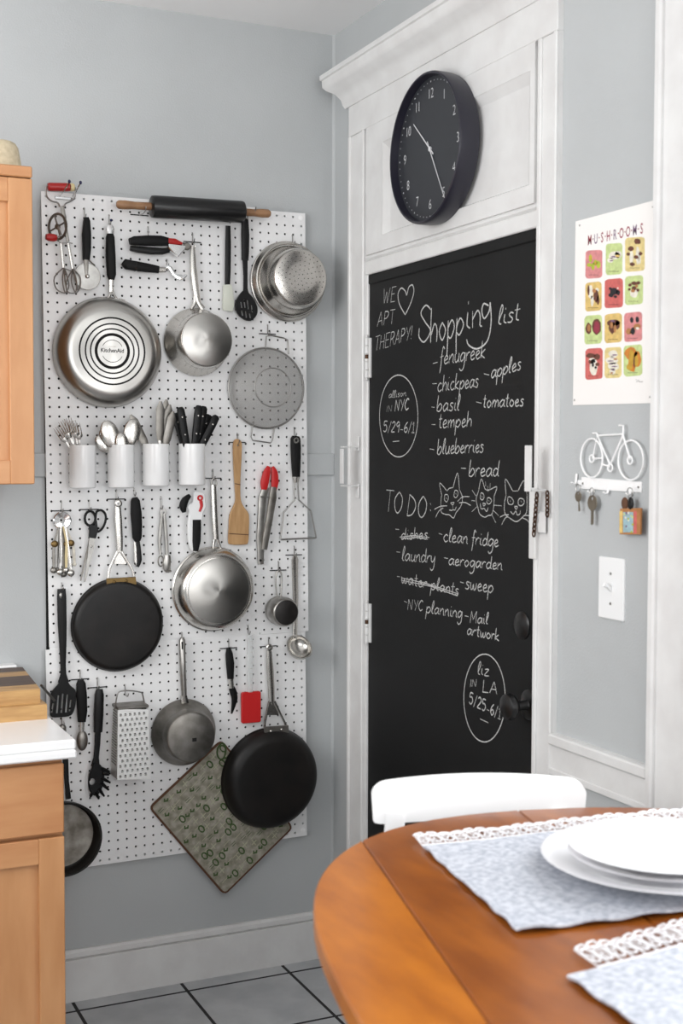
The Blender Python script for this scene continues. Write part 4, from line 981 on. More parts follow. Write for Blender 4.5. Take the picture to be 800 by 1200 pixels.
gc = Vector(f8([(180,485)], 1.5)[0]); ax_ = Vector((-.86,-.05,.5)).normalized()
g_ = MB(BOARD); g_.lathe(gc, [(1.18,-.06),(1.42,-.06),(1.42,.06),(1.18,.06)], 40, ax_, close=True)
e1 = Vector((0,1,0))-ax_*ax_.y; e1.normalize(); e2 = ax_.cross(e1)
for k in range(4):
    v = e1*cos(k*pi/2+.3)+e2*sin(k*pi/2+.3); g_.tube([gc+v*.1, gc+v*1.25], .1, 6)
g_.lathe(gc, [(0,-.12),(.3,-.12),(.3,.12),(0,.12)], 14, ax_); obj('gear_wheel', g_, 'steel_dull', t)
obj('crank_arm', MB(BOARD).tube(f8([(185,485),(215,560),(170,590)], 2.0), .095, 6), 'wire', t)
obj('crank_knob', MB(BOARD).lathe(f8([(170,592)], 2.1)[0], [(0,0),(.3,.04),(.4,.3),(.4,.85),(.28,1.15),(0,1.2)], 16, (-1,0,.2)), 'red_paint', t)
obj('yoke', MB(BOARD).tube(f8([(160,605),(215,640),(280,635),(320,642)], 1.0), .06, 6), 'wire', t)
for L in ([(212,640),(235,870)], [(280,640),(322,880)]): obj('beater_shaft', MB(BOARD).sweep(f8(L, 1.0), .15, .1), 'steel', t)
for L in ([(238,865),(150,960),(170,1070),(262,1105),(250,1000),(240,870)], [(240,870),(225,980),(250,1100),(285,1040),(262,930),(240,870)], [(322,878),(388,950),(392,1040),(350,1105),(310,1000),(322,880)], [(322,880),(262,1000),(275,1095),(345,1100),(360,1000),(325,880)], [(250,880),(330,925),(370,1085)]):
    obj('beater_loop', MB(BOARD).tube(catmull(f8(L, 1.0+random.uniform(-.3,.3)), 4), .075, 6), 'wire', t)
t = tool('peg_hook', 'double-pronged peg hook holding the rotary egg beater', 'hook', 72, 228, .1, 'peg hooks on the board')
obj('hook_plate', MB(BOARD).box(*[v for v in (f8([(150,0)],0)[0][0], f8([(325,0)],0)[0][0])], f8([(0,215)],0)[0][1], f8([(0,190)],0)[0][1], .02, .25, .04), 'chrome', t)
for L in ([(200,200),(240,150),(290,62)], [(320,200),(350,160),(395,72)]):
    obj('prong', MB(BOARD).tube([p for p in [f8([L[0]],.2)[0], f8([L[1]],1.2)[0], f8([L[2]],1.9)[0]]], .07, 6), 'chrome', t); obj('tip', MB(BOARD).ell(f8([L[2]],1.9)[0], (.16,.2,.16), 8, 6), 'blue_tip', t)
# pizza wheel
t = tool('pizza_cutter', 'pizza wheel with black handle and round steel blade, beside the egg beater', 'pizza cutter', 101, 339)
obj('handle', MB(BOARD).sweep(f8([(448,398),(452,430),(450,560),(452,700),(448,800)], .7), [.25,.36,.5,.46,.36], [.2,.3,.36,.34,.28], 12), 'black_rubber', t)
obj('shank', MB(BOARD).sweep(f8([(448,795),(450,860),(455,955)], .9), [.25,.22,.14], .08), 'steel_dull', t)
q = f8([(458,952)], .8)[0]; obj('blade', MB(BOARD).lathe((q[0], q[1], .75), [(0,0),(1.38,.02),(1.42,.05),(1.38,.08),(0,.1)], 40), 'steel_brushed', t); obj('hub', MB(BOARD).ell((q[0], q[1], 1.0), (.22,.22,.12), 12, 8), 'steel', t)
obj('finger_guard', MB(BOARD).tube(f8([(475,800),(500,825),(530,850)], .9), .08, 6), 'steel_dull', t)
hook(98.5, 244, 'the pizza wheel', False)

# ------------------------------------------------------------------ rolling pin on two hooks
p0, p1 = Vector(bp(136, 239.5, 1.9)), Vector(bp(317, 250.5, 1.9)); ax_ = (p1-p0)
t = empty('rolling_pin', BOARD(p0.lerp(p1, .5)-Vector((0,1.2,0))), 'black rolling pin with wooden handles along the top of the board', 'rolling pin'); L = ax_.length
obj('roller', MB(BOARD).lathe(p0, [(0,L*.215),(.9,L*.215),(1.15,L*.222),(1.2,L*.235),(1.2,L*.8),(1.15,L*.812),(.9,L*.82),(0,L*.82)], 40, ax_), 'black_gloss', t)
for s_, fr_ in ((0, 1), (1, -1)):
    o_ = p0 if s_ == 0 else p1; obj('handle', MB(BOARD).lathe(o_, [(0,0),(.3,.06),(.46,.3),(.48,1.0),(.4,2.0),(.42,L*.2),(.42,L*.24)], 22, ax_*fr_), 'wood_pin', t)
for px, py, w_ in ((163,243,'the left handle of the rolling pin'), (290,243,'the right handle of the rolling pin')):
    q = bp(px, py+6, 0); h = empty('peg_hook', BOARD((q[0], q[1]-.5, 0)), 'steel peg hook carrying '+w_, 'hook', 'peg hooks on the board')
    obj('hook_wire', MB(BOARD).tube(catmull([(q[0],q[1]-.25,-.1),(q[0],q[1]-.3,.2),(q[0],q[1]-.35,1.6),(q[0],q[1]-.15,2.4),(q[0],q[1]+.2,2.6)], 3), .06, 6), 'wire', h); obj('crossbar', MB(BOARD).tube([(q[0]-1,q[1]-.3,.1),(q[0]+1,q[1]-.3,.1)], .06, 6), 'black_plastic', h)

# ------------------------------------------------------------------ can opener and scoop
f6 = zz(120, 225, 6.154)
t = tool('can_opener', 'black and silver can opener with red trim lying sideways under the rolling pin', 'can opener', 185, 298)
obj('upper_handle', MB(BOARD).sweep(f6([(195,358),(230,352),(330,350),(420,352),(475,358)], 1.0), [.35,.5,.56,.56,.42], [.3,.4,.45,.45,.35], 12), 'black_rubber', t)
obj('lower_handle', MB(BOARD).sweep(f6([(200,405),(260,415),(350,425),(430,428),(480,420)], .8), [.28,.36,.4,.36,.26], [.2,.3,.3,.3,.2], 12), 'black_plastic', t)
obj('red_inlay', MB(BOARD).sweep(f6([(472,352),(520,358),(575,372)], 1.15), [.3,.34,.12], [.3,.25,.12], 10), 'red_paint', t)
obj('jaw', MB(BOARD).prism([p[:2] for p in f6([(470,372),(585,385),(600,400),(540,472),(490,425),(468,400)], 1.0)], .7, 1.3, bev=.08), 'chrome', t)
q = f6([(608,392)], 1.1)[0]; obj('turning_wheel', MB(BOARD).lathe((q[0], q[1], .9), [(0,0),(.36,0),(.42,.1),(.42,.25),(.3,.35),(0,.35)], 14), 'steel_dull', t)
hook(173, 266, 'the can opener', False, drop=1.4)
t = tool('melon_baller', 'black-handled scoop with curved steel claw, lying sideways below the can opener', 'scoop', 180, 328)
obj('handle', MB(BOARD).sweep(f6([(148,535),(165,520),(240,535),(330,548),(405,560)], .9), [.3,.55,.55,.48,.4], [.25,.42,.42,.38,.3], 12), 'black_rubber', t)
for x in (238,): q = f6([(x,560)], 1.3)[0]; obj('silver_band', MB(BOARD).sweep(f6([(240,510),(240,575)], 1.0), .07, .45, 8), 'chrome', t)
obj('ferrule', MB(BOARD).sweep(f6([(400,560),(455,562)], .9), [.32,.28], [.26,.22], 12), 'steel', t)
obj('claw', MB(BOARD).sweep(catmull(f6([(450,545),(480,540),(500,565),(525,600),(570,615),(610,598)], .9), 4), [.16,.2,.2,.26,.3,.08], .07), 'chrome', t)
hook(195, 304, 'the black-handled scoop', False, drop=.8)

# pastry brush and slotted spoon under the rolling pin
f3 = zz(180, 200, 3.478)
t = tool('pastry_brush', 'slim black pastry brush with pale silicone bristles, below the rolling pin', 'brush', 267, 364)
obj('handle', MB(BOARD).sweep(f3([(303,225),(303,300),(302,400),(300,470)], .6), [.28,.34,.34,.3], [.16,.2,.2,.18], 10), 'black_plastic', t)
obj('bristle_head', MB(BOARD).sweep(f3([(300,465),(303,500),(304,550),(302,572)], .6), [.5,.62,.7,.6], [.22,.26,.24,.1], 10), 'silicone_pale', t)
hook(268, 251, 'the pastry brush', False, drop=.9)
t = tool('slotted_spoon', 'black nylon slotted spoon hanging right of the pastry brush', 'spoon', 288, 375)
obj('handle', MB(BOARD).sweep(f3([(372,195),(373,260),(373,330),(372,365)], .6), [.4,.5,.46,.42], [.16,.2,.2,.2], 10), 'black_plastic', t)
obj('shaft', MB(BOARD).sweep(f3([(372,360),(374,420),(374,480),(376,505)], .6), [.32,.26,.26,.4], [.14,.12,.12,.12], 8), 'black_plastic', t)
out = spline2([(372,485),(350,505),(333,540),(340,580),(365,605),(395,612),(418,590),(422,560),(408,525),(388,500)])
sl = []
for x, a_, b_ in ((355,535,560),(368,525,560),(382,528,565),(398,548,578),(358,570,592),(374,572,600),(390,582,602)):
    sl.append([(x-4,a_),(x+4,a_),(x+8,b_),(x,b_)])
w3_ = lambda L: [p[:2] for p in f3(L, .7)]
obj('spoon_bowl', MB(BOARD).prism(w3_(out), .55, .85, holes=[w3_(h) for h in sl], bev=.05), 'black_plastic', t)
hook(287, 249, 'the black slotted spoon', False, drop=.8)
# ------------------------------------------------------------------ tools of the middle row
f10 = zz(50, 580, 10)
t = tool('measuring_spoons', 'bunch of steel and coloured measuring spoons on a ring, left of the scissors', 'measuring spoons', 75, 672)
q = f10([(230,300)], .7)[0]; obj('ring_disc', MB(BOARD).lathe((q[0], q[1], .5), [(.35,.05),(.85,0),(.95,.12),(.85,.2),(.35,.12)], 28, close=True), 'chrome', t)
for x0, y0, x1, y1, r, m_, d in ((215,390,205,880,.36,'steel',1.0), (245,390,245,905,.34,'steel_dull',.7), (280,560,275,860,.3,'cream',1.2), (125,580,130,860,.34,'steel_dull',.9), (265,390,330,890,.38,'steel',1.1), (360,580,372,800,.2,'print_ivory',.6), (180,400,165,860,.28,'wire',.6)):
    sp = obj('spoon_handle', MB(BOARD).sweep(f10([(225+(x0-225)*.3,370),(x0,y0),((x0+x1)/2,(y0+y1)/2),(x1,y1)], d), [.08,.12,.17,.12], .05, 8), m_, t)
    q = f10([(x1,y1)], d)[0]; obj('spoon_bowl', MB(BOARD).ell((q[0], q[1]-r*.6, d), (r*1.1, r, .25), 16, 10), m_ if m_ != 'cream' else 'steel', sp)
obj('bead_chain', MB(BOARD).tube(f10([(225,380),(215,500),(200,640),(205,800)], 1.15), [.05,.09]*8+[.05] if 0 else .07, 6), 'wire', t)
for x, y in ((140,575),(290,575),(330,565)): q = f10([(x,y)], 1.0)[0]; obj('eyelet', MB(BOARD).ell(q, (.4,.36,.15), 12, 8), 'bronze', t)
hook(71.8, 587.5, 'the measuring spoons', True)
t = tool('scissors', 'black-handled kitchen scissors hanging point down beside the measuring spoons', 'scissors', 96, 682)
R1 = [(555+62*cos(a), 275+85*sin(a)) for a in [i*2*pi/18 for i in range(18)]]; R2 = spline2([(640,190),(690,180),(735,230),(735,310),(700,390),(650,430),(625,400),(618,290),(625,220)], 3)
obj('handle_loop', MB(BOARD).tube(f10(R1, .6), .14, 8, True), 'black_plastic', t); obj('handle_loop', MB(BOARD).tube(f10(R2, .7), .13, 8, True), 'black_plastic', t)
obj('handle_neck', MB(BOARD).prism([p[:2] for p in f10([(540,345),(600,350),(632,300),(645,420),(618,510),(540,500),(545,400)], .65)], .5, .85, bev=.05), 'black_plastic', t)
obj('blade', MB(BOARD).prism([p[:2] for p in f10([(545,500),(612,505),(600,620),(560,780),(500,1020),(482,1020),(520,760)], .65)], .66, .72), 'steel_brushed', t, smooth=False)
obj('blade', MB(BOARD).prism([p[:2] for p in f10([(548,500),(580,510),(545,640),(500,820),(450,1010),(438,1000),(490,750)], .55)], .5, .58), 'steel_dull', t, smooth=False)
q = f10([(570,602)], .75)[0]; obj('pivot', MB(BOARD).ell(q, (.14,.14,.07), 10, 6), 'steel', t)
hook(104.3, 586, 'the kitchen scissors', True)
f5 = zz(120, 570, 5)
t = tool('vegetable_peeler', 'black vegetable peeler hanging right of the crepe pan handle', 'peeler', 161, 665)
obj('handle', MB(BOARD).sweep(f5([(188,65),(192,85),(197,160),(201,230),(202,300),(206,322)], .6), [.3,.5,.62,.58,.52,.3], [.2,.3,.34,.32,.3,.2], 14), 'black_rubber', t)
obj('blade_frame', MB(BOARD).sweep(catmull(f5([(206,315),(212,360),(215,430),(205,472)], .6), 3), [.2,.24,.3,.16], .12), 'black_plastic', t)
obj('blade', MB(BOARD).sweep(f5([(188,325),(192,380),(194,440),(204,462)], .6), [.1,.16,.16,.08], .04, 8), 'steel', t)
hook(156.7, 572, 'the vegetable peeler', False, drop=.7)
t = tool('garlic_press', 'slim steel lemon squeezer tongs hanging between the two peg hooks at mid board', 'squeezer', 192, 670)
t['label'] = 'slim steel garlic press hanging between the vegetable peeler and the white can opener'
q = f5([(358,152)], .6)[0]; obj('hinge', MB(BOARD).lathe((q[0], q[1], .4), [(.1,0),(.4,0),(.4,.2),(.1,.2)], 16, close=True), 'wire', t)
for L in ([(350,155),(340,250),(335,330),(340,400)], [(362,160),(370,250),(376,330),(380,405)]): obj('arm', MB(BOARD).sweep(f5(L, .55), [.16,.2,.2,.16], [.1,.12,.12,.1], 8), 'steel_brushed', t)
obj('finger_loop', MB(BOARD).tube([tuple(Vector(f5([(342,438)], .6)[0])+Vector((.3*cos(a), .58*sin(a), 0))) for a in [i*pi/8 for i in range(16)]], .08, 7, True), 'steel_dull', t)
obj('press_cup', MB(BOARD).sweep(f5([(380,402),(378,440),(375,480),(385,497)], .6), [.34,.42,.42,.3], [.25,.3,.3,.2], 12), 'steel_brushed', t); obj('jaw_lip', MB(BOARD).sweep(f5([(365,490),(385,500),(400,494)], .7), .12, .15), 'steel_dull', t)
hook(188, 582, 'the slim garlic press', False, drop=1.2)
t = tool('can_opener', 'white and black handheld can opener with a red lever, tucked behind the saute pan', 'can opener', 228, 648)
obj('body', MB(BOARD).prism(spline2(P2([(120+x/5, 570+y/5) for x, y in [(535,35),(565,28),(595,45),(600,80),(605,120),(590,150),(582,200),(580,300),(560,375),(535,385),(512,360),(500,300),(498,220),(505,150),(490,125),(500,100),(525,95)]], 1.2), 3), 1.0, 1.5, bev=.12), 'white_plastic', t)
obj('grip_pad', MB(BOARD).sweep(f5([(552,195),(552,240),(550,320),(545,380)], 1.45), [.5,.52,.5,.3], .18, 12), 'black_rubber', t)
obj('turning_knob', MB(BOARD).sweep(catmull(f5([(512,52),(485,80),(472,115),(478,152)], 1.5), 4), [.2,.4,.44,.2], [.2,.3,.3,.2], 12), 'black_rubber', t)
q = f5([(572,68)], 1.55)[0]; obj('red_lever', MB(BOARD).lathe((q[0], q[1], 1.48), [(.14,0),(.34,0),(.34,.12),(.14,.12)], 18, close=True), 'bulb_red', t); obj('red_lever', MB(BOARD).sweep(catmull(f5([(576,85),(580,115),(568,148)], 1.54), 4), [.2,.18,.12], .06), 'bulb_red', t)

# wooden spatula, tongs, masher
f4 = zz(190, 460, 3.75)
t = tool('wooden_spatula', 'light wooden spatula hanging right of the saute pan handle', 'spatula', 279, 640)
out = spline2([(317,210),(330,204),(345,212),(350,240),(346,330),(343,400),(345,470),(360,505),(380,535),(381,600),(378,655),(365,668),(300,668),(290,650),(292,600),(296,540),(312,500),(322,470),(318,400),(314,330),(311,240)], 3)
obj('spatula_blade', MB(BOARD).prism([p[:2] for p in f4(out, .5)], .35, .6, holes=[circle(f4([(332,232)], .5)[0][0], f4([(332,232)], .5)[0][1], .13, 10)], bev=.07), 'wood_light', t)
for y in (402, 622): a, b = f4([(318 if y < 500 else 294, y-2)], .61)[0], f4([(344 if y < 500 else 380, y+3)], .61)[0]; m = MB(BOARD); m.ribbon([a[:2]+(.604,), b[:2]+(.604,)], .09); obj('burn_mark', m, 'mitt_edge', t, smooth=False, fix=False)
hook(277.5, 508, 'the wooden spatula', True)
f8b = zz(290, 500, 8)
t = tool('tongs', 'steel kitchen tongs with red silicone tips pointing up', 'tongs', 308, 662)
obj('tip_scoop', MB(BOARD).sweep(catmull(f8b([(198,372),(180,430),(160,520),(155,590)], .8), 4), [.2,.45,.52,.35], [.12,.2,.22,.12], 12), 'red_silicone', t); obj('tip_scoop', MB(BOARD).sweep(catmull(f8b([(232,376),(250,430),(255,520),(245,600)], .6), 4), [.18,.4,.46,.3], [.12,.2,.2,.12], 12), 'red_silicone', t)
obj('arm', MB(BOARD).sweep(f4([(455,415),(440,460),(433,560),(428,640),(432,700),(433,755)], .55), [.42,.5,.42,.4,.42,.36], [.2,.2,.16,.14,.12,.1], 10), 'steel_brushed', t)
obj('arm', MB(BOARD).sweep(f4([(488,415),(485,460),(470,560),(455,640),(448,690)], .8), [.36,.48,.42,.42,.36], [.2,.2,.18,.16,.12], 10), 'steel_dull', t)
q = f4([(432,738)], .7)[0]; obj('hanging_hole', MB(BOARD).lathe((q[0], q[1], .62), [(0,0),(.15,0),(.15,.08),(0,.08)], 12), 'dark', t)
obj('arm_clasp', MB(BOARD).tube(f4([(432,458),(465,460),(498,456)], .9), .08, 6), 'wire', t)
t = tool('potato_masher', 'wire potato masher with black handle at the right edge of the board', 'masher', 347, 633)
obj('handle', MB(BOARD).sweep(f8b([(450,88),(448,110),(450,200),(452,300),(454,400),(455,470)], .6), [.4,.56,.6,.56,.5,.44], [.25,.34,.38,.36,.32,.28], 14), 'black_rubber', t)
q = f8b([(455,128)], .95)[0]; obj('eyelet', MB(BOARD).lathe((q[0], q[1], .85), [(.16,0),(.34,0),(.34,.14),(.16,.14)], 18, close=True), 'steel', t)
obj('ferrule', MB(BOARD).sweep(f8b([(455,470),(454,525)], .6), [.44,.3], [.3,.2], 12), 'steel', t)
obj('masher_wire', MB(BOARD).tube(f8b([(440,520),(438,690),(340,805),(308,1055)], .6), .09, 7), 'wire', t); obj('masher_wire', MB(BOARD).tube(f8b([(470,520),(480,685),(592,790),(643,1040)], .6), .09, 7), 'wire', t)
obj('masher_foot', MB(BOARD).tube([tuple(Vector(f8b([(308,1058)], .6)[0]).lerp(Vector(f8b([(643,1042)], .6)[0]), i/12)+Vector((0,0,.12*(i%2)))) for i in range(13)], .11, 7), 'wire', t)
hook(344, 501, 'the potato masher', False, drop=.9)
# ladle
t = tool('ladle', 'long steel soup ladle hanging below the potato masher', 'ladle', 350, 769)
obj('handle', MB(BOARD).sweep([f4([p], d)[0] for p, d in (((583,715),.5),((583,735),.35),((584,820),.22),((586,900),.22),((585,1000),.25),((583,1080),.8))], [.2,.42,.36,.34,.28,.3], [.1,.14,.12,.1,.1,.1], 10), 'steel', t)
q = f4([(603,1118)], 1.75)[0]; m = MB(BOARD); pr2 = [(1.55*sin(pi/2*i/8), -1.15*cos(pi/2*i/8)) for i in range(9)]; pr3 = [(r*.93, h*.93) for r, h in reversed(pr2)]; m.lathe(q, pr2+[(1.6,.05)]+pr3, 36, (.1,.62,.78), sx=1)
obj('ladle_bowl', m, 'steel', t)
hook(344, 640, 'the soup ladle', True)

# ------------------------------------------------------------------ lower rows
f3c = zz(40, 660, 3.158)
t = tool('slotted_turner', 'black nylon slotted turner hanging at the left edge above the counter', 'turner', 72, 842)
obj('handle', MB(BOARD).sweep(f3c([(101,95),(102,130),(104,230),(106,300),(107,380)], .6), [.44,.5,.48,.4,.3], [.16,.22,.22,.18,.16], 10), 'black_plastic', t)
obj('shaft', MB(BOARD).sweep(f3c([(107,370),(108,410),(108,440)], .6), [.3,.32,.6], .14, 8), 'black_plastic', t)
f4c = zz(45, 780, 7.06)
out = spline2([(175,110),(210,100),(235,120),(265,165),(300,195),(312,250),(300,350),(270,410),(200,425),(110,425),(95,380),(100,300),(104,230),(130,190),(165,150)], 3)
sl = [[(x+10,a_),(x+24,a_),(x+12,b_),(x-4,b_)] for x, a_, b_ in ((105,310,390),(148,245,395),(185,230,392),(222,238,388),(252,280,378))]
obj('turner_blade', MB(BOARD).prism([p[:2] for p in f4c(out, .6)], .5, .7, holes=[[p[:2] for p in f4c(h, .6)] for h in sl], bev=.04), 'black_plastic', t)
q = f3c([(99,120)], .85)[0]; obj('hanging_eye', MB(BOARD).ell(q, (.16,.3,.05), 10, 6), 'wire', t)
hook(72, 683, 'the black slotted turner', False, drop=.7)
t = tool('serving_spoon', 'black-handled steel ice cream spoon hanging right of the slotted turner', 'spoon', 96, 880)
obj('handle', MB(BOARD).sweep(f4c([(350,118),(352,150),(358,250),(362,380),(358,465)], .7), [.3,.5,.56,.54,.42], [.2,.32,.38,.36,.28], 14), 'black_rubber', t)
obj('neck', MB(BOARD).sweep(f4c([(360,465),(358,545)], .7), [.28,.24], .18, 10), 'steel', t); q = f4c([(362,620)], .75)[0]; obj('bowl', MB(BOARD).ell(q, (.62,1.1,.35), 18, 12, .0), 'steel_dull', t)
hook(93.5, 785, 'the black-handled ice cream spoon', True)
t = tool('pasta_fork', 'black nylon pasta fork with toothed head, left of the grater', 'pasta fork', 117, 937)
obj('handle', MB(BOARD).sweep(f4c([(505,195),(503,240),(497,400),(492,550)], .7), [.36,.5,.54,.48], [.2,.3,.32,.28], 12), 'black_plastic', t)
obj('shaft', MB(BOARD).sweep(f4c([(492,545),(488,650),(478,760),(470,830)], .6), [.34,.32,.3,.5], [.2,.18,.16,.16], 8), 'black_plastic', t)
hd = spline2([(455,800),(500,810),(540,860),(545,920),(530,1000),(500,1060),(460,1075),(425,1040),(412,980),(420,900),(440,850)], 3)
obj('fork_head', MB(BOARD).prism([p[:2] for p in f4c(hd, .7)], .5, .85, holes=[[p[:2] for p in f4c([(445+26*cos(a), 960+30*sin(a)) for a in [i*pi/6 for i in range(12)]], .7)]], bev=.08), 'black_plastic', t)
for x0, y0, x1, y1 in ((520,850,590,878),(530,890,585,905),(525,930,595,970),(520,970,582,1030),(500,1020,545,1082),(475,1050,500,1105),(440,1060,430,1088)):
    obj('tooth', MB(BOARD).tube(f4c([(x0,y0),((x0+x1)/2,(y0+y1)/2),(x1,y1)], .9), [.2,.18,.1], 7), 'black_plastic', t)
obj('tooth', MB(BOARD).sweep(f4c([(540,890),(575,893),(592,885)], .5), .2, .1), 'black_plastic', t)
hook(113.8, 794.5, 'the black pasta fork', True)
# grater
fg = zz(100, 800, 8)
t = tool('box_grater', 'steel box grater with many raised teeth and a wire handle, hanging by the pasta fork', 'grater', 153, 914)
D0, D1 = .4, 3.2
A = [fg([p], D1)[0] for p in ((305,250),(590,250),(612,905),(298,910))]
w0 = A[1][0]-A[0][0]; w1_ = A[2][0]-A[3][0]
back = [(A[0][0]+.1, A[0][1], D0+.5), (A[1][0]-.1, A[1][1], D0+.5), (A[2][0], A[2][1], D0), (A[3][0], A[3][1], D0)]
m = MB(BOARD); V = list(A)+back
m.add([(p[0],p[1],p[2]) for p in V], [(0,3,2,1),(0,4,7,3),(1,2,6,5),(4,5,6,7)])
body = obj('grater_body', m, 'grater_steel', t, smooth=False)
obj('top_frame', MB(BOARD).box(A[0][0]-.05, A[1][0]+.05, A[0][1]-.1, A[0][1]+.25, D0+.5, D1+.05, .08), 'steel_dull', t, smooth=False)
m = MB(BOARD); m2 = MB(BOARD)
for r in range(13):
    fy = .09+.875*r/12; xl = A[0][0]+(A[3][0]-A[0][0])*fy; xr = A[1][0]+(A[2][0]-A[1][0])*fy; y = A[0][1]+(A[3][1]-A[0][1])*fy; n = 6
    for k in range(n):
        x = xl+(xr-xl)*(k+.6+(.4 if r % 2 else 0))/(n+.6)
        if x > xr-.15: continue
        m.add([(x-.13,y-.1,D1+.005),(x+.13,y-.1,D1+.005),(x,y-.16,D1+.01),(x-.1,y+.08,D1+.15),(x+.1,y+.08,D1+.15)], [(0,2,1),(0,1,4,3),(0,3,2),(1,2,4)])
        m2.flat([(x-.13,y+.07),(x+.13,y+.07),(x+.08,y+.17),(x-.08,y+.17)], D1+.012)
obj('teeth', m, 'grater_steel', t, smooth=False)['kind'] = 'stuff'; obj('cut_slots', m2, 'dark', t, smooth=False, fix=False)['kind'] = 'stuff'
m = MB(BOARD)
for r in range(20):
    f_ = .05+.75*r/19; p = Vector(A[0]).lerp(Vector(A[3]), f_); q = Vector(back[0]).lerp(Vector(back[3]), f_); a, b = p.lerp(q, .15), p.lerp(q, .85); m.tube([(a.x-.04, a.y, a.z), (b.x-.04, b.y, b.z)], .06, 5)
obj('slicing_ribs', m, 'steel_dull', t)
for d in (1.2, 2.6): obj('wire_handle', MB(BOARD).tube(catmull(fg([(275,250),(300,110),(335,80),(420,75),(510,88),(535,110),(565,250)], d), 3), .08, 6), 'wire', t)
hook(146, 802, 'the steel box grater', False, drop=1.0, reach=1.6)
# small knife-peeler, red spatula
f7 = zz(170, 720, 3.478)
t = tool('paring_knife', 'small black curved paring knife between the dull saucepan and the red spatula', 'knife', 270, 838)
obj('handle', MB(BOARD).sweep(f7([(340,135),(342,160),(346,200),(348,262)], .6), [.22,.42,.48,.36], [.15,.25,.28,.24], 12), 'black_rubber', t)
obj('ferrule', MB(BOARD).sweep(f7([(348,260),(352,300)], .6), [.32,.28], .18, 10), 'steel', t)
obj('sheathed_blade', MB(BOARD).sweep(catmull(f7([(352,298),(360,320),(364,350),(352,405)], .6), 4), [.36,.42,.36,.08], [.14,.14,.12,.06], 10), 'black_plastic', t)
hook(267.5, 749, 'the small paring knife', True)
t = tool('silicone_spatula', 'red silicone spatula with clear plastic handle beside the large black frying pan', 'spatula', 293, 846)
obj('handle', MB(BOARD).sweep(f7([(428,85),(428,180),(428,318)], .6), [.32,.36,.32], [.16,.2,.18], 10), 'clear_plastic', t, label='clear plastic handle')
for y in range(110, 310, 22): q = f7([(433,y)], .78)[0]; obj('scale_mark', MB(BOARD).box(q[0]-.12, q[0]+.12, q[1]-.02, q[1]+.02, .76, .82), 'worn_coating', t, smooth=False)
a, b, c2, d_ = f7([(392,318),(470,318),(470,438),(392,438)], .6)
obj('spatula_head', MB(BOARD).prism(rrect(a[0], c2[1], b[0], a[1], .22)[::-1], .45, .8, bev=.08), 'red_silicone', t)
hook(290, 733, 'the red silicone spatula', False, drop=.8)
# small tea strainer clip under the turner
t = tool('tea_strainer', 'tiny steel tea strainer hanging just below the slotted turner', 'tea strainer', 74, 862)
q = f4c([(198,515)], .5)[0]; obj('bowl', MB(BOARD).ell(q, (.42,.4,.3), 12, 8), 'steel_dull', t); obj('chain', MB(BOARD).tube(f4c([(192,430),(193,470),(196,500)], .5), .05, 5), 'wire', t); obj('handle', MB(BOARD).tube(f4c([(205,520),(220,550),(232,575)], .6), .09, 6), 'steel_dull', t)
# potholder
t = tool('potholder', 'square green and grey patterned potholder hanging diagonally behind the large black frying pan', 'potholder', 262, 1048, .2)
def q7(x, y, d): return Vector(bp(170+x/3.478, 720+y/3.478, d))
C0, C1, C2, C3 = q7(313,520,.5), q7(25,790,.5), q7(320,1135,.5), q7(600,870,.5)
E1 = (C1-C0); E2 = (C3-C0)
def PH(a, b): v = C0+E1*a+E2*b; return (v.x, v.y)
def rq(a0, b0, a1, b1, r=.04):
    o = []
    for x, y in rrect(a0, b0, a1, b1, r): o.append(PH(x, y))
    return o
body = obj('quilted_pad', MB(BOARD).prism(rq(0,0,1,1), .1, .36, bev=.08), 'mitt', t)
m = MB(BOARD); P = rq(-.004,-.004,1.004,1.004); m.tube([(x, y, .23) for x, y in P], .14, 7, True); obj('edge_binding', m, 'mitt_edge', t)
P = [PH(.03+.05*cos(a)-.02, .03+.05*sin(a)-.02) for a in [i*pi/6 for i in range(12)]]; v = q7(325,560,.5)
obj('hanging_loop', MB(BOARD).tube(catmull([(q7(x,y,.5).x, q7(x,y,.5).y, .4) for x, y in ((298,545),(315,525),(330,545),(322,585),(305,590),(295,570))], 3, True), .1, 6, True), 'mitt_green', t)
mg, mc, mo = MB(BOARD), MB(BOARD), MB(BOARD)
rnd = random.Random(3)
for i in range(11):
    for j in range(10):
        a, b = .05+i*.088+rnd.uniform(-.028,.028), .05+j*.098+rnd.uniform(-.026,.026); k = rnd.random()
        if a > .95 or b > .95: continue
        z_ = .364+rnd.random()*.004
        if k < .3: mg.ribbon([PH(a-.02, b)+(z_,), PH(a, b+.014)+(z_,), PH(a+.028, b)+(z_,), PH(a+.01, b-.018)+(z_,)], .12)
        elif k < .55: mo.ribbon([PH(a+.026*cos(u), b+.03*sin(u))+(z_,) for u in [q*pi/5 for q in range(11)]], .09)
        elif k < .8: mc.ribbon([PH(a-.036, b)+(z_,), PH(a+.036, b+.004)+(z_,)], .09); mc.ribbon([PH(a, b-.03)+(z_,), PH(a+.003, b+.03)+(z_,)], .07)
        else: mg.ribbon([PH(a-.03, b-.008)+(z_,), PH(a+.03, b-.008)+(z_,)], .05); mg.ribbon([PH(a-.03, b+.01)+(z_,), PH(a+.03, b+.012)+(z_,)], .05)
for j in range(1, 10):
    for i in range(7): a_ = .04+i*.13+rnd.random()*.04; b_ = j*.1+rnd.uniform(-.02,.02); mc.ribbon([PH(a_, b_)+(.363,), PH(a_+.1, b_+.006)+(.363,)], .06)
for nm, q_, mm in (('printed_leaves', mg, 'mitt_green'), ('printed_outlines', mo, 'mitt_green'), ('printed_lines', mc, 'mitt_cream')): obj(nm, q_, mm, t, smooth=False, fix=False)['kind'] = 'stuff'

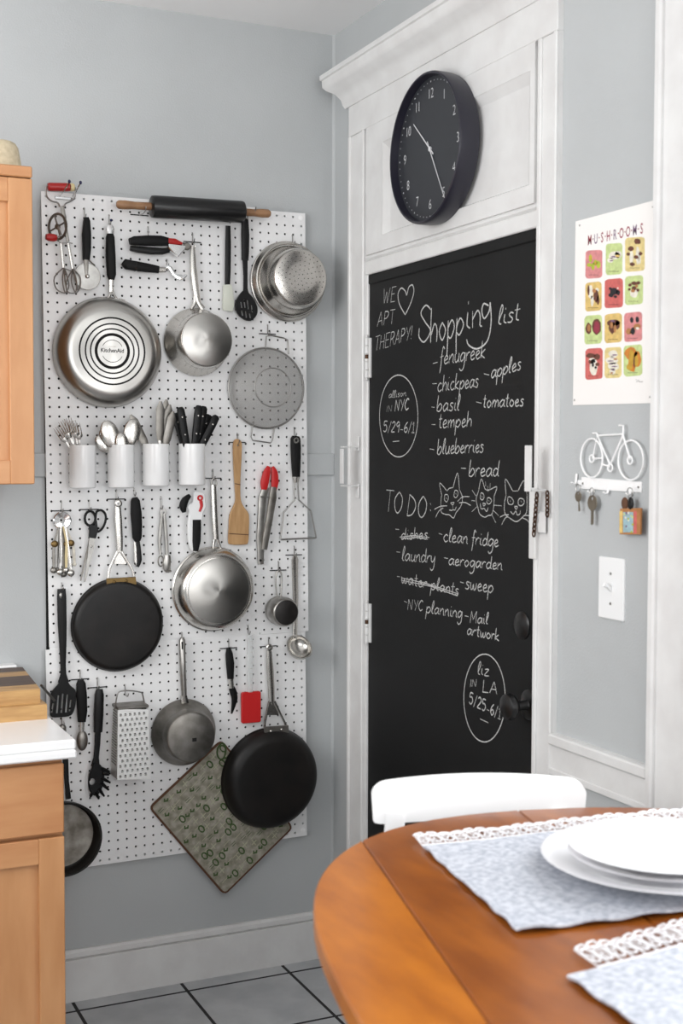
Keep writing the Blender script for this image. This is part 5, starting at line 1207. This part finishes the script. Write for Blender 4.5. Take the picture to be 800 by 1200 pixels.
# ------------------------------------------------------------------ cabinets, left
def shaker(name_, m_, par, x0, x1, z0, z1, yf, st=2.3, label=None):
    """door leaf: two stiles, two rails, recessed panel; front at yf (board frame distance)"""
    d = obj(name_, MB(BOARD).box(x0+st-.3, x1-st+.3, z0+st-.3, z1-st+.3, yf-.74, yf-.55), 'cabinet', par, smooth=False)
    for a, b in ((x0, x0+st), (x1-st, x1)): obj('stile', MB(BOARD).box(a, b, z0, z1, yf-.75, yf, .06), 'cabinet', d, smooth=False)
    for a, b in ((z0, z0+st), (z1-st, z1)): obj('rail', MB(BOARD).box(x0+st, x1-st, a, b, yf-.75, yf-.01, .06), 'cabinet_h', d, smooth=False)
    return d
YL = 24.5; XR = -3.55
t = empty('base_cabinet', BOARD((-14, 0, YL/2)), 'light maple lower kitchen cabinet with a drawer over a panelled door', 'cabinet')
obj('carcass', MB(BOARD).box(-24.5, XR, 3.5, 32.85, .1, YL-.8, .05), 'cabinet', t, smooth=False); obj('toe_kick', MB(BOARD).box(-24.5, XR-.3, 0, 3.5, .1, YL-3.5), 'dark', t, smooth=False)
obj('drawer_front', MB(BOARD).box(-24.3, XR, 26.1, 32.3, YL-.75, YL, .1), 'cabinet_h', t, smooth=False)
shaker('door', 'cabinet', t, -24.3, XR, 4, 25.75, YL, 2.25)
t = empty('wall_cabinet', BOARD((-14, 56.6, 6)), 'light maple upper kitchen cabinet with a recessed panel door, left of the pegboard', 'cabinet')
obj('carcass', MB(BOARD).box(-24.5, XR+.02, 56.6, 85.6, -.7, 12.2, .05), 'cabinet', t, smooth=False)
shaker('door', 'cabinet', t, -24.3, XR, 56.65, 85.4, 13, 2.25)
obj('crown_strip', MB(BOARD).box(-24.5, XR, 85.5, 86.55, -.7, 13.1, .1), 'cabinet_h', t, smooth=False)
t = empty('countertop', BOARD((-14, 32.85, 13)), 'white kitchen countertop with a stepped front edge on the lower cabinet', 'countertop')
obj('slab', MB(BOARD).box(-26, -2.62, 33.6, 34.5, -.7, 25.3, .15), 'counter', t, smooth=False); obj('lower_edge', MB(BOARD).box(-26, -2.62, 32.86, 33.62, -.7, 25.5, .15), 'counter', t, smooth=False)
# cutting boards lying on the counter
def block(name_, label, x0, x1, z0, z1, d0, d1, stripes, skew=0):
    t = empty(name_, BOARD(((x0+x1)/2, z0, (d0+d1)/2)), label, 'cutting board', 'cutting boards on the counter'); n = len(stripes); 
    for i, s_ in enumerate(stripes):
        a, b = d0+(d1-d0)*i/n, d0+(d1-d0)*(i+1)/n; m = MB(BOARD)
        k = lambda d: skew*(d1-d)/(d1-d0)
        m.add([(x0,z0,a),(x1+k(a),z0,a),(x1+k(a),z1,a),(x0,z1,a),(x0,z0,b),(x1+k(b),z0,b),(x1+k(b),z1,b),(x0,z1,b)], [(0,1,2,3),(4,7,6,5),(3,2,6,7),(0,4,5,1),(1,5,6,2),(0,3,7,4)])
        obj('wood_strip', m, s_, t, smooth=False)
block('cutting_board', 'plain maple cutting board, bottom one of the two on the counter', -22, -3.1, 34.5, 35.9, 5, 15.6, ['board_maple']*4)
block('cutting_board', 'striped dark walnut and maple cutting board, on top of the plain one', -20, -3.55, 35.9, 37.25, 1.5, 14.7, ['board_walnut','board_maple','board_walnut','board_walnut','board_maple'], .9)
o = obj('steel_rod', MB(BOARD).tube([bp(48,803,6), bp(64,821,4)], .13, 8), 'steel_dull'); tag(o, 'thin steel skewer sticking out behind the striped cutting board', 'skewer')
t = empty('tray', BOARD((-6, 34.5, 1.5)), 'white enamel tray standing behind the cutting boards at the left border', 'tray')
a = bp(18, 778, .2); obj('tray_body', MB(BOARD).box(-20, a[0], 34.5, a[1]-.3, -.6, .9, .2), 'white_ceramic', t); obj('rim', MB(BOARD).box(-20.1, a[0]+.1, a[1]-.35, a[1], -.7, 1.05, .15), 'white_ceramic', t)
# hat on the wall cabinet
q = bp(0, 193, 8); t = empty('hat', BOARD((q[0]+.1, 86.56, 8)), 'cream domed cloth hat lying on top of the upper cabinet', 'hat')
zt = bp(10, 167, 8)[1]; Rr = bp(27.5, 190, 8)[0]-q[0]-.1
h_ = zt-86.56; obj('crown', MB(BOARD).lathe((q[0]+.1, 86.56, 8), [(Rr,.02),(Rr+.02,.12),(Rr-.12,.35),(Rr-.3,h_*.45),(Rr-.5,h_*.8),(Rr-.75,h_*.94),(Rr-1.1,h_),(Rr*.4,h_+.05),(0,h_)], 40, (0,1,0)), 'hat', t)
obj('band', MB(BOARD).lathe((q[0]+.1, 86.56, 8), [(Rr-.1,.38),(Rr+.02,.4),(Rr-.02,.62),(Rr-.18,.62)], 40, (0,1,0), close=True), 'cream', t)

# ------------------------------------------------------------------ table
TZ = 36.0; TC = Vector((13.2, -88.6, 0)); TA, TB, TN = 24.0, 18.4, 2.5
t1 = Vector((.24, .97, 0)).normalized(); t2 = Vector((t1.y, -t1.x, 0))
def tout(k=1.0, n=96):
    o = []
    for i in range(n):
        a = 2*pi*i/n; ca, sa = cos(a), sin(a); u = abs(ca)**(2/TN)*(1 if ca >= 0 else -1); v = abs(sa)**(2/TN)*(1 if sa >= 0 else -1)
        p = TC+t1*(TA*k*v)+t2*(TB*k*u); o.append((p.x, p.y, TB*k*u))
    return o
def clip(L, lo, hi):
    for sgn, lim in ((1, hi), (-1, -lo)):
        out = []
        for i in range(len(L)):
            p, q = L[i], L[(i+1)%len(L)]; a, b = sgn*p[2]-lim, sgn*q[2]-lim
            if a <= 0: out.append(p)
            if (a < 0 < b) or (b < 0 < a): f_ = a/(a-b); out.append(tuple(p[k]+(q[k]-p[k])*f_ for k in range(3)))
        L = out
    return L
ang = math.atan2(t1.y, t1.x)
t = empty('dining_table', (TC.x, TC.y, 0), 'round-ended orange-brown wooden table in the foreground, set with placemats', 'table')
def leaf(lo, hi, m_, nm):
    L = clip(tout(), lo, hi); m = MB(WORLD); m.prism([(p[0], p[1]) for p in L], TZ-1.0, TZ, bev=.1)
    o = obj(nm, m, m_, t, sharp=30)
    return o
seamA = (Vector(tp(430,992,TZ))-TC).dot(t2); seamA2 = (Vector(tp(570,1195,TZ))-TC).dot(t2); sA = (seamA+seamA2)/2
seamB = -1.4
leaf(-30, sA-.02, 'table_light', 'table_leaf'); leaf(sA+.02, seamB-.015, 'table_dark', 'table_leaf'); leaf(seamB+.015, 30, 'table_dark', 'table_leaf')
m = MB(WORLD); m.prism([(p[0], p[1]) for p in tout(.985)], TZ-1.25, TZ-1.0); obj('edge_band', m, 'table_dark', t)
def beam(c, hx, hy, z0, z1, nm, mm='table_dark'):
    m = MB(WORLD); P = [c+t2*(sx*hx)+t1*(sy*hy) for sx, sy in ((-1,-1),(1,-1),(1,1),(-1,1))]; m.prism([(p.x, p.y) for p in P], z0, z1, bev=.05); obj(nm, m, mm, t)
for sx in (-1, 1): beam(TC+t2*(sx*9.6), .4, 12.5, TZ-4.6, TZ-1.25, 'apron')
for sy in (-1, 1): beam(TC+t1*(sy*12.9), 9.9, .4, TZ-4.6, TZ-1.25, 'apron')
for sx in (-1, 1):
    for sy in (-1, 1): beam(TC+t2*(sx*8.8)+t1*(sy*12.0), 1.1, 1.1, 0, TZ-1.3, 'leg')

# ------------------------------------------------------------------ placemats
def placemat(name_, label, TL, TR, BR, BL, lace_w, lace_in=0, seed=1):
    rn = random.Random(seed); TL, TR, BR, BL = map(Vector, (TL, TR, BR, BL)); NX, NY = 40, 32
    t = empty(name_, ((TL+BR)/2).to_tuple()[:2]+(TZ,), label, 'placemat', 'linen placemats on the table')
    ph = [(rn.uniform(0,6), rn.uniform(.5,2.2), rn.uniform(.5,2.2)) for _ in range(6)]
    def W(u, v):
        p = TL.lerp(TR, u).lerp(BL.lerp(BR, u), v)
        h = sum(sin(a+u*b*7+v*c_*7) for a, b, c_ in ph)*.018+.26
        e = min(u, 1-u, v, 1-v); wob_ = .05*sin(u*31+seed)+.04*sin(v*43)
        h += .06*max(0, (.03-e)/.03)*(1+sin(u*40+v*37))
        return (p.x+wob_*(1 if u < .02 else 0), p.y+wob_*(1 if v < .02 or v > .98 else 0), TZ+h)
    v0 = lace_w/(TL-BL).length
    m = MB(WORLD); vs = []; fs = []; n2 = (NX+1)*(NY+1)
    for s_ in (0, -.11):
        for j in range(NY+1):
            for i in range(NX+1):
                x, y, z = W(i/NX, v0+(1-v0)*j/NY); vs.append((x, y, z+s_))
    for j in range(NY):
        for i in range(NX):
            a = j*(NX+1)+i; fs.append((a, a+1, a+NX+2, a+NX+1)); a += n2; fs.append((a, a+NX+1, a+NX+2, a+1))
    edge = [i for i in range(NX)]+[j*(NX+1)+NX for j in range(NY)]+[NY*(NX+1)+i for i in range(NX, 0, -1)]+[j*(NX+1) for j in range(NY, 0, -1)]
    for k in range(len(edge)): a, b = edge[k], edge[(k+1)%len(edge)]; fs.append((a, a+n2, b+n2, b))
    m.add(vs, fs); cl = obj('cloth', m, 'linen', t, sharp=60)
    L = MB(WORLD); nU = int((TR-TL).length/.8)
    def WL(u, v): u = lace_in+(1-lace_in)*u; x, y, z = W(u, v*v0*1.06); return (x, y, z+.02)
    for k in range(nU):                                    # crochet: rings, petals and a scalloped edge
        u = (k+.5)/nU; du = .5/nU
        L.tube([WL(u+du*.8*cos(a), .45+.3*sin(a)) for a in [q*pi/5 for q in range(10)]], .06, 4, True)
        for q in range(3): a = q*pi/2+.4+k; L.tube([WL(u, .45), WL(u+du*.8*cos(a), .45+.3*sin(a))], .045, 4)
        L.tube([WL(u-du, .12), WL(u-du*.5, .02), WL(u+du*.5, .0), WL(u+du, .12)], .07, 4)
        L.tube([WL(u-du, .2), WL(u-du, .95)], .06, 4)
    for v_ in (.14, .93): L.tube([WL(i/60, v_) for i in range(61)], .06, 4)
    obj('lace_edging', L, 'lace', t, sharp=60)['kind'] = 'stuff'
    return t
placemat('placemat', 'pale blue-grey linen placemat with lace edge, under the stacked plates', (8.0,-68.0,0), (28.5,-70.2,0), (24.6,-86.5,0), (5.4,-83.9,0), 2.0, 0, 1)
placemat('placemat', 'pale linen placemat with lace edge at the lower right corner, nothing on it', (4.6,-87.2,0), (20.5,-85.9,0), (18.5,-104.5,0), (3.6,-104.0,0), 2.3, .12, 2)

# ------------------------------------------------------------------ plates
def plate(px, py, z, rp_, label, h=.75):
    c = tp(px, py, z); e = tp(px-rp_, py, z); R = (Vector(c)-Vector(e)).length
    m = MB(WORLD); k = R
    m.lathe((c[0], c[1], z-h), [(0,.06),(k*.5,.06),(k*.52,0),(k*.56,0),(k*.58,.1),(k*.72,.22),(k*.97,h-.06),(k,h),(k*.985,h+.04),(k*.72,.36),(k*.6,.22),(k*.56,.2),(0,.2)], 72)
    o = obj('plate', m, 'plate', sharp=50); return tag(o, label, 'plate', 'white plates stacked on the placemat')
plate(775, 1001, 37.3, 140, 'largest white plate, bottom of the stack on the placemat', .8)
plate(775, 997.5, 37.95, 108, 'smaller white plate, middle of the stack on the placemat', .75)
plate(776, 988.5, 38.5, 110, 'smaller white plate, topmost of the stack on the placemat', .75)

# ------------------------------------------------------------------ white chair (counter height) behind the table
RL, RR_ = Vector(tp(436,918,37.3)), Vector(tp(687,914,37.3))
cm = (RL+RR_)/2; ex = (RR_-RL); CWd = ex.length; ex.z = 0; ex.normalize(); ey = Vector((-ex.y, ex.x, 0))   # ey points away from the table
t = empty('counter_chair', (cm.x-ey.x*6, cm.y-ey.y*6, 0), 'white wooden counter chair behind the table, in front of the chalkboard door', 'chair')
CF = Frame((cm.x, cm.y, 0), tuple(ex), (0,0,1))             # out = towards the table
m = MB(CF); hw = CWd/2; N = 40; vs = []; prof = []
zt = 37.3; zb_ = 34.35
def rail(z0, z1, th, inset, bow, nm):
    m = MB(CF); ring_ = []
    S_ = [(-hw+inset, z1), (hw-inset, z1)]
    out = []
    for i in range(N+1):
        f_ = .5-.5*cos(pi*i/N); x = -hw+inset+(2*hw-2*inset)*f_; e = abs(f_-.5)*2
        cr_ = 1.0/hw; rr_ = max(0, (e-(1-cr_))/cr_)
        top = z1-.8*(1-math.sqrt(max(0, 1-rr_**2)))+.3*(1-e*e)-.1; bot = z0+.25*(1-math.sqrt(max(0, 1-rr_**2)))-.0
        xx = x*(1-.045*0); dz = -bow*(1-e*e)
        out.append((xx, top, bot, dz))
    vs = []; fs = []
    for x, tt, bb, dz in out:
        tap = .1
        vs += [(x, tt, dz-th), (x, tt-.08, dz), (x*.985, bb+.08, dz), (x*.985, bb, dz-th)]
    vs2 = []
    for i in range(N):
        for k in range(4): fs.append((i*4+k, i*4+(k+1)%4, (i+1)*4+(k+1)%4, (i+1)*4+k))
    fs.append((3,2,1,0)); fs.append((N*4, N*4+1, N*4+2, N*4+3))
    m.add(vs, fs); return obj(nm, m, 'paint_white', t, sharp=50)
rail(zb_, zt, .75, 0, .9, 'top_rail')
rail(29.8, 31.4, .6, .9, .7, 'lower_rail')
for s_ in (-1, 1):
    obj('back_post', MB(CF).sweep([(s_*(hw-1.55), 0, -1.5), (s_*(hw-1.45), 12, -.9), (s_*(hw-1.45), 25, -.3), (s_*(hw-1.6), 35.2, -.5)], [.7,.75,.75,.7], [.5,.55,.55,.4], 12, .4), 'paint_white', t)
    obj('front_leg', MB(CF).sweep([(s_*(hw-1.2), 0, 13.6), (s_*(hw-1.2), 24.2, 13.2)], [.6,.75], [.6,.75], 12, .4), 'paint_white', t)
obj('seat', MB(Frame((cm.x, cm.y, 0), tuple(ex), tuple(-ey))).box(-hw+.6, hw-.6, -.2, 14.5, 24.2, 25.3, .25), 'paint_white', t)
for z, d0, d1 in ((9, -.6, 13.2),):
    for s_ in (-1, 1): obj('stretcher', MB(CF).box(s_*(hw-1.3)-.35, s_*(hw-1.3)+.35, z, z+1.3, d0, d1, .1), 'paint_white', t)
obj('footrest', MB(CF).box(-hw+1.5, hw-1.5, 11, 12.6, 12.9, 13.7, .1), 'paint_white', t); obj('stretcher', MB(CF).box(-hw+1.5, hw-1.5, 14, 15.2, -1, -.4, .1), 'paint_white', t)
for sgn in (1,): obj('seat_apron', MB(CF).box(-hw+1, hw-1, 22.2, 24.2, 12.8, 13.5, .05), 'paint_white', t)
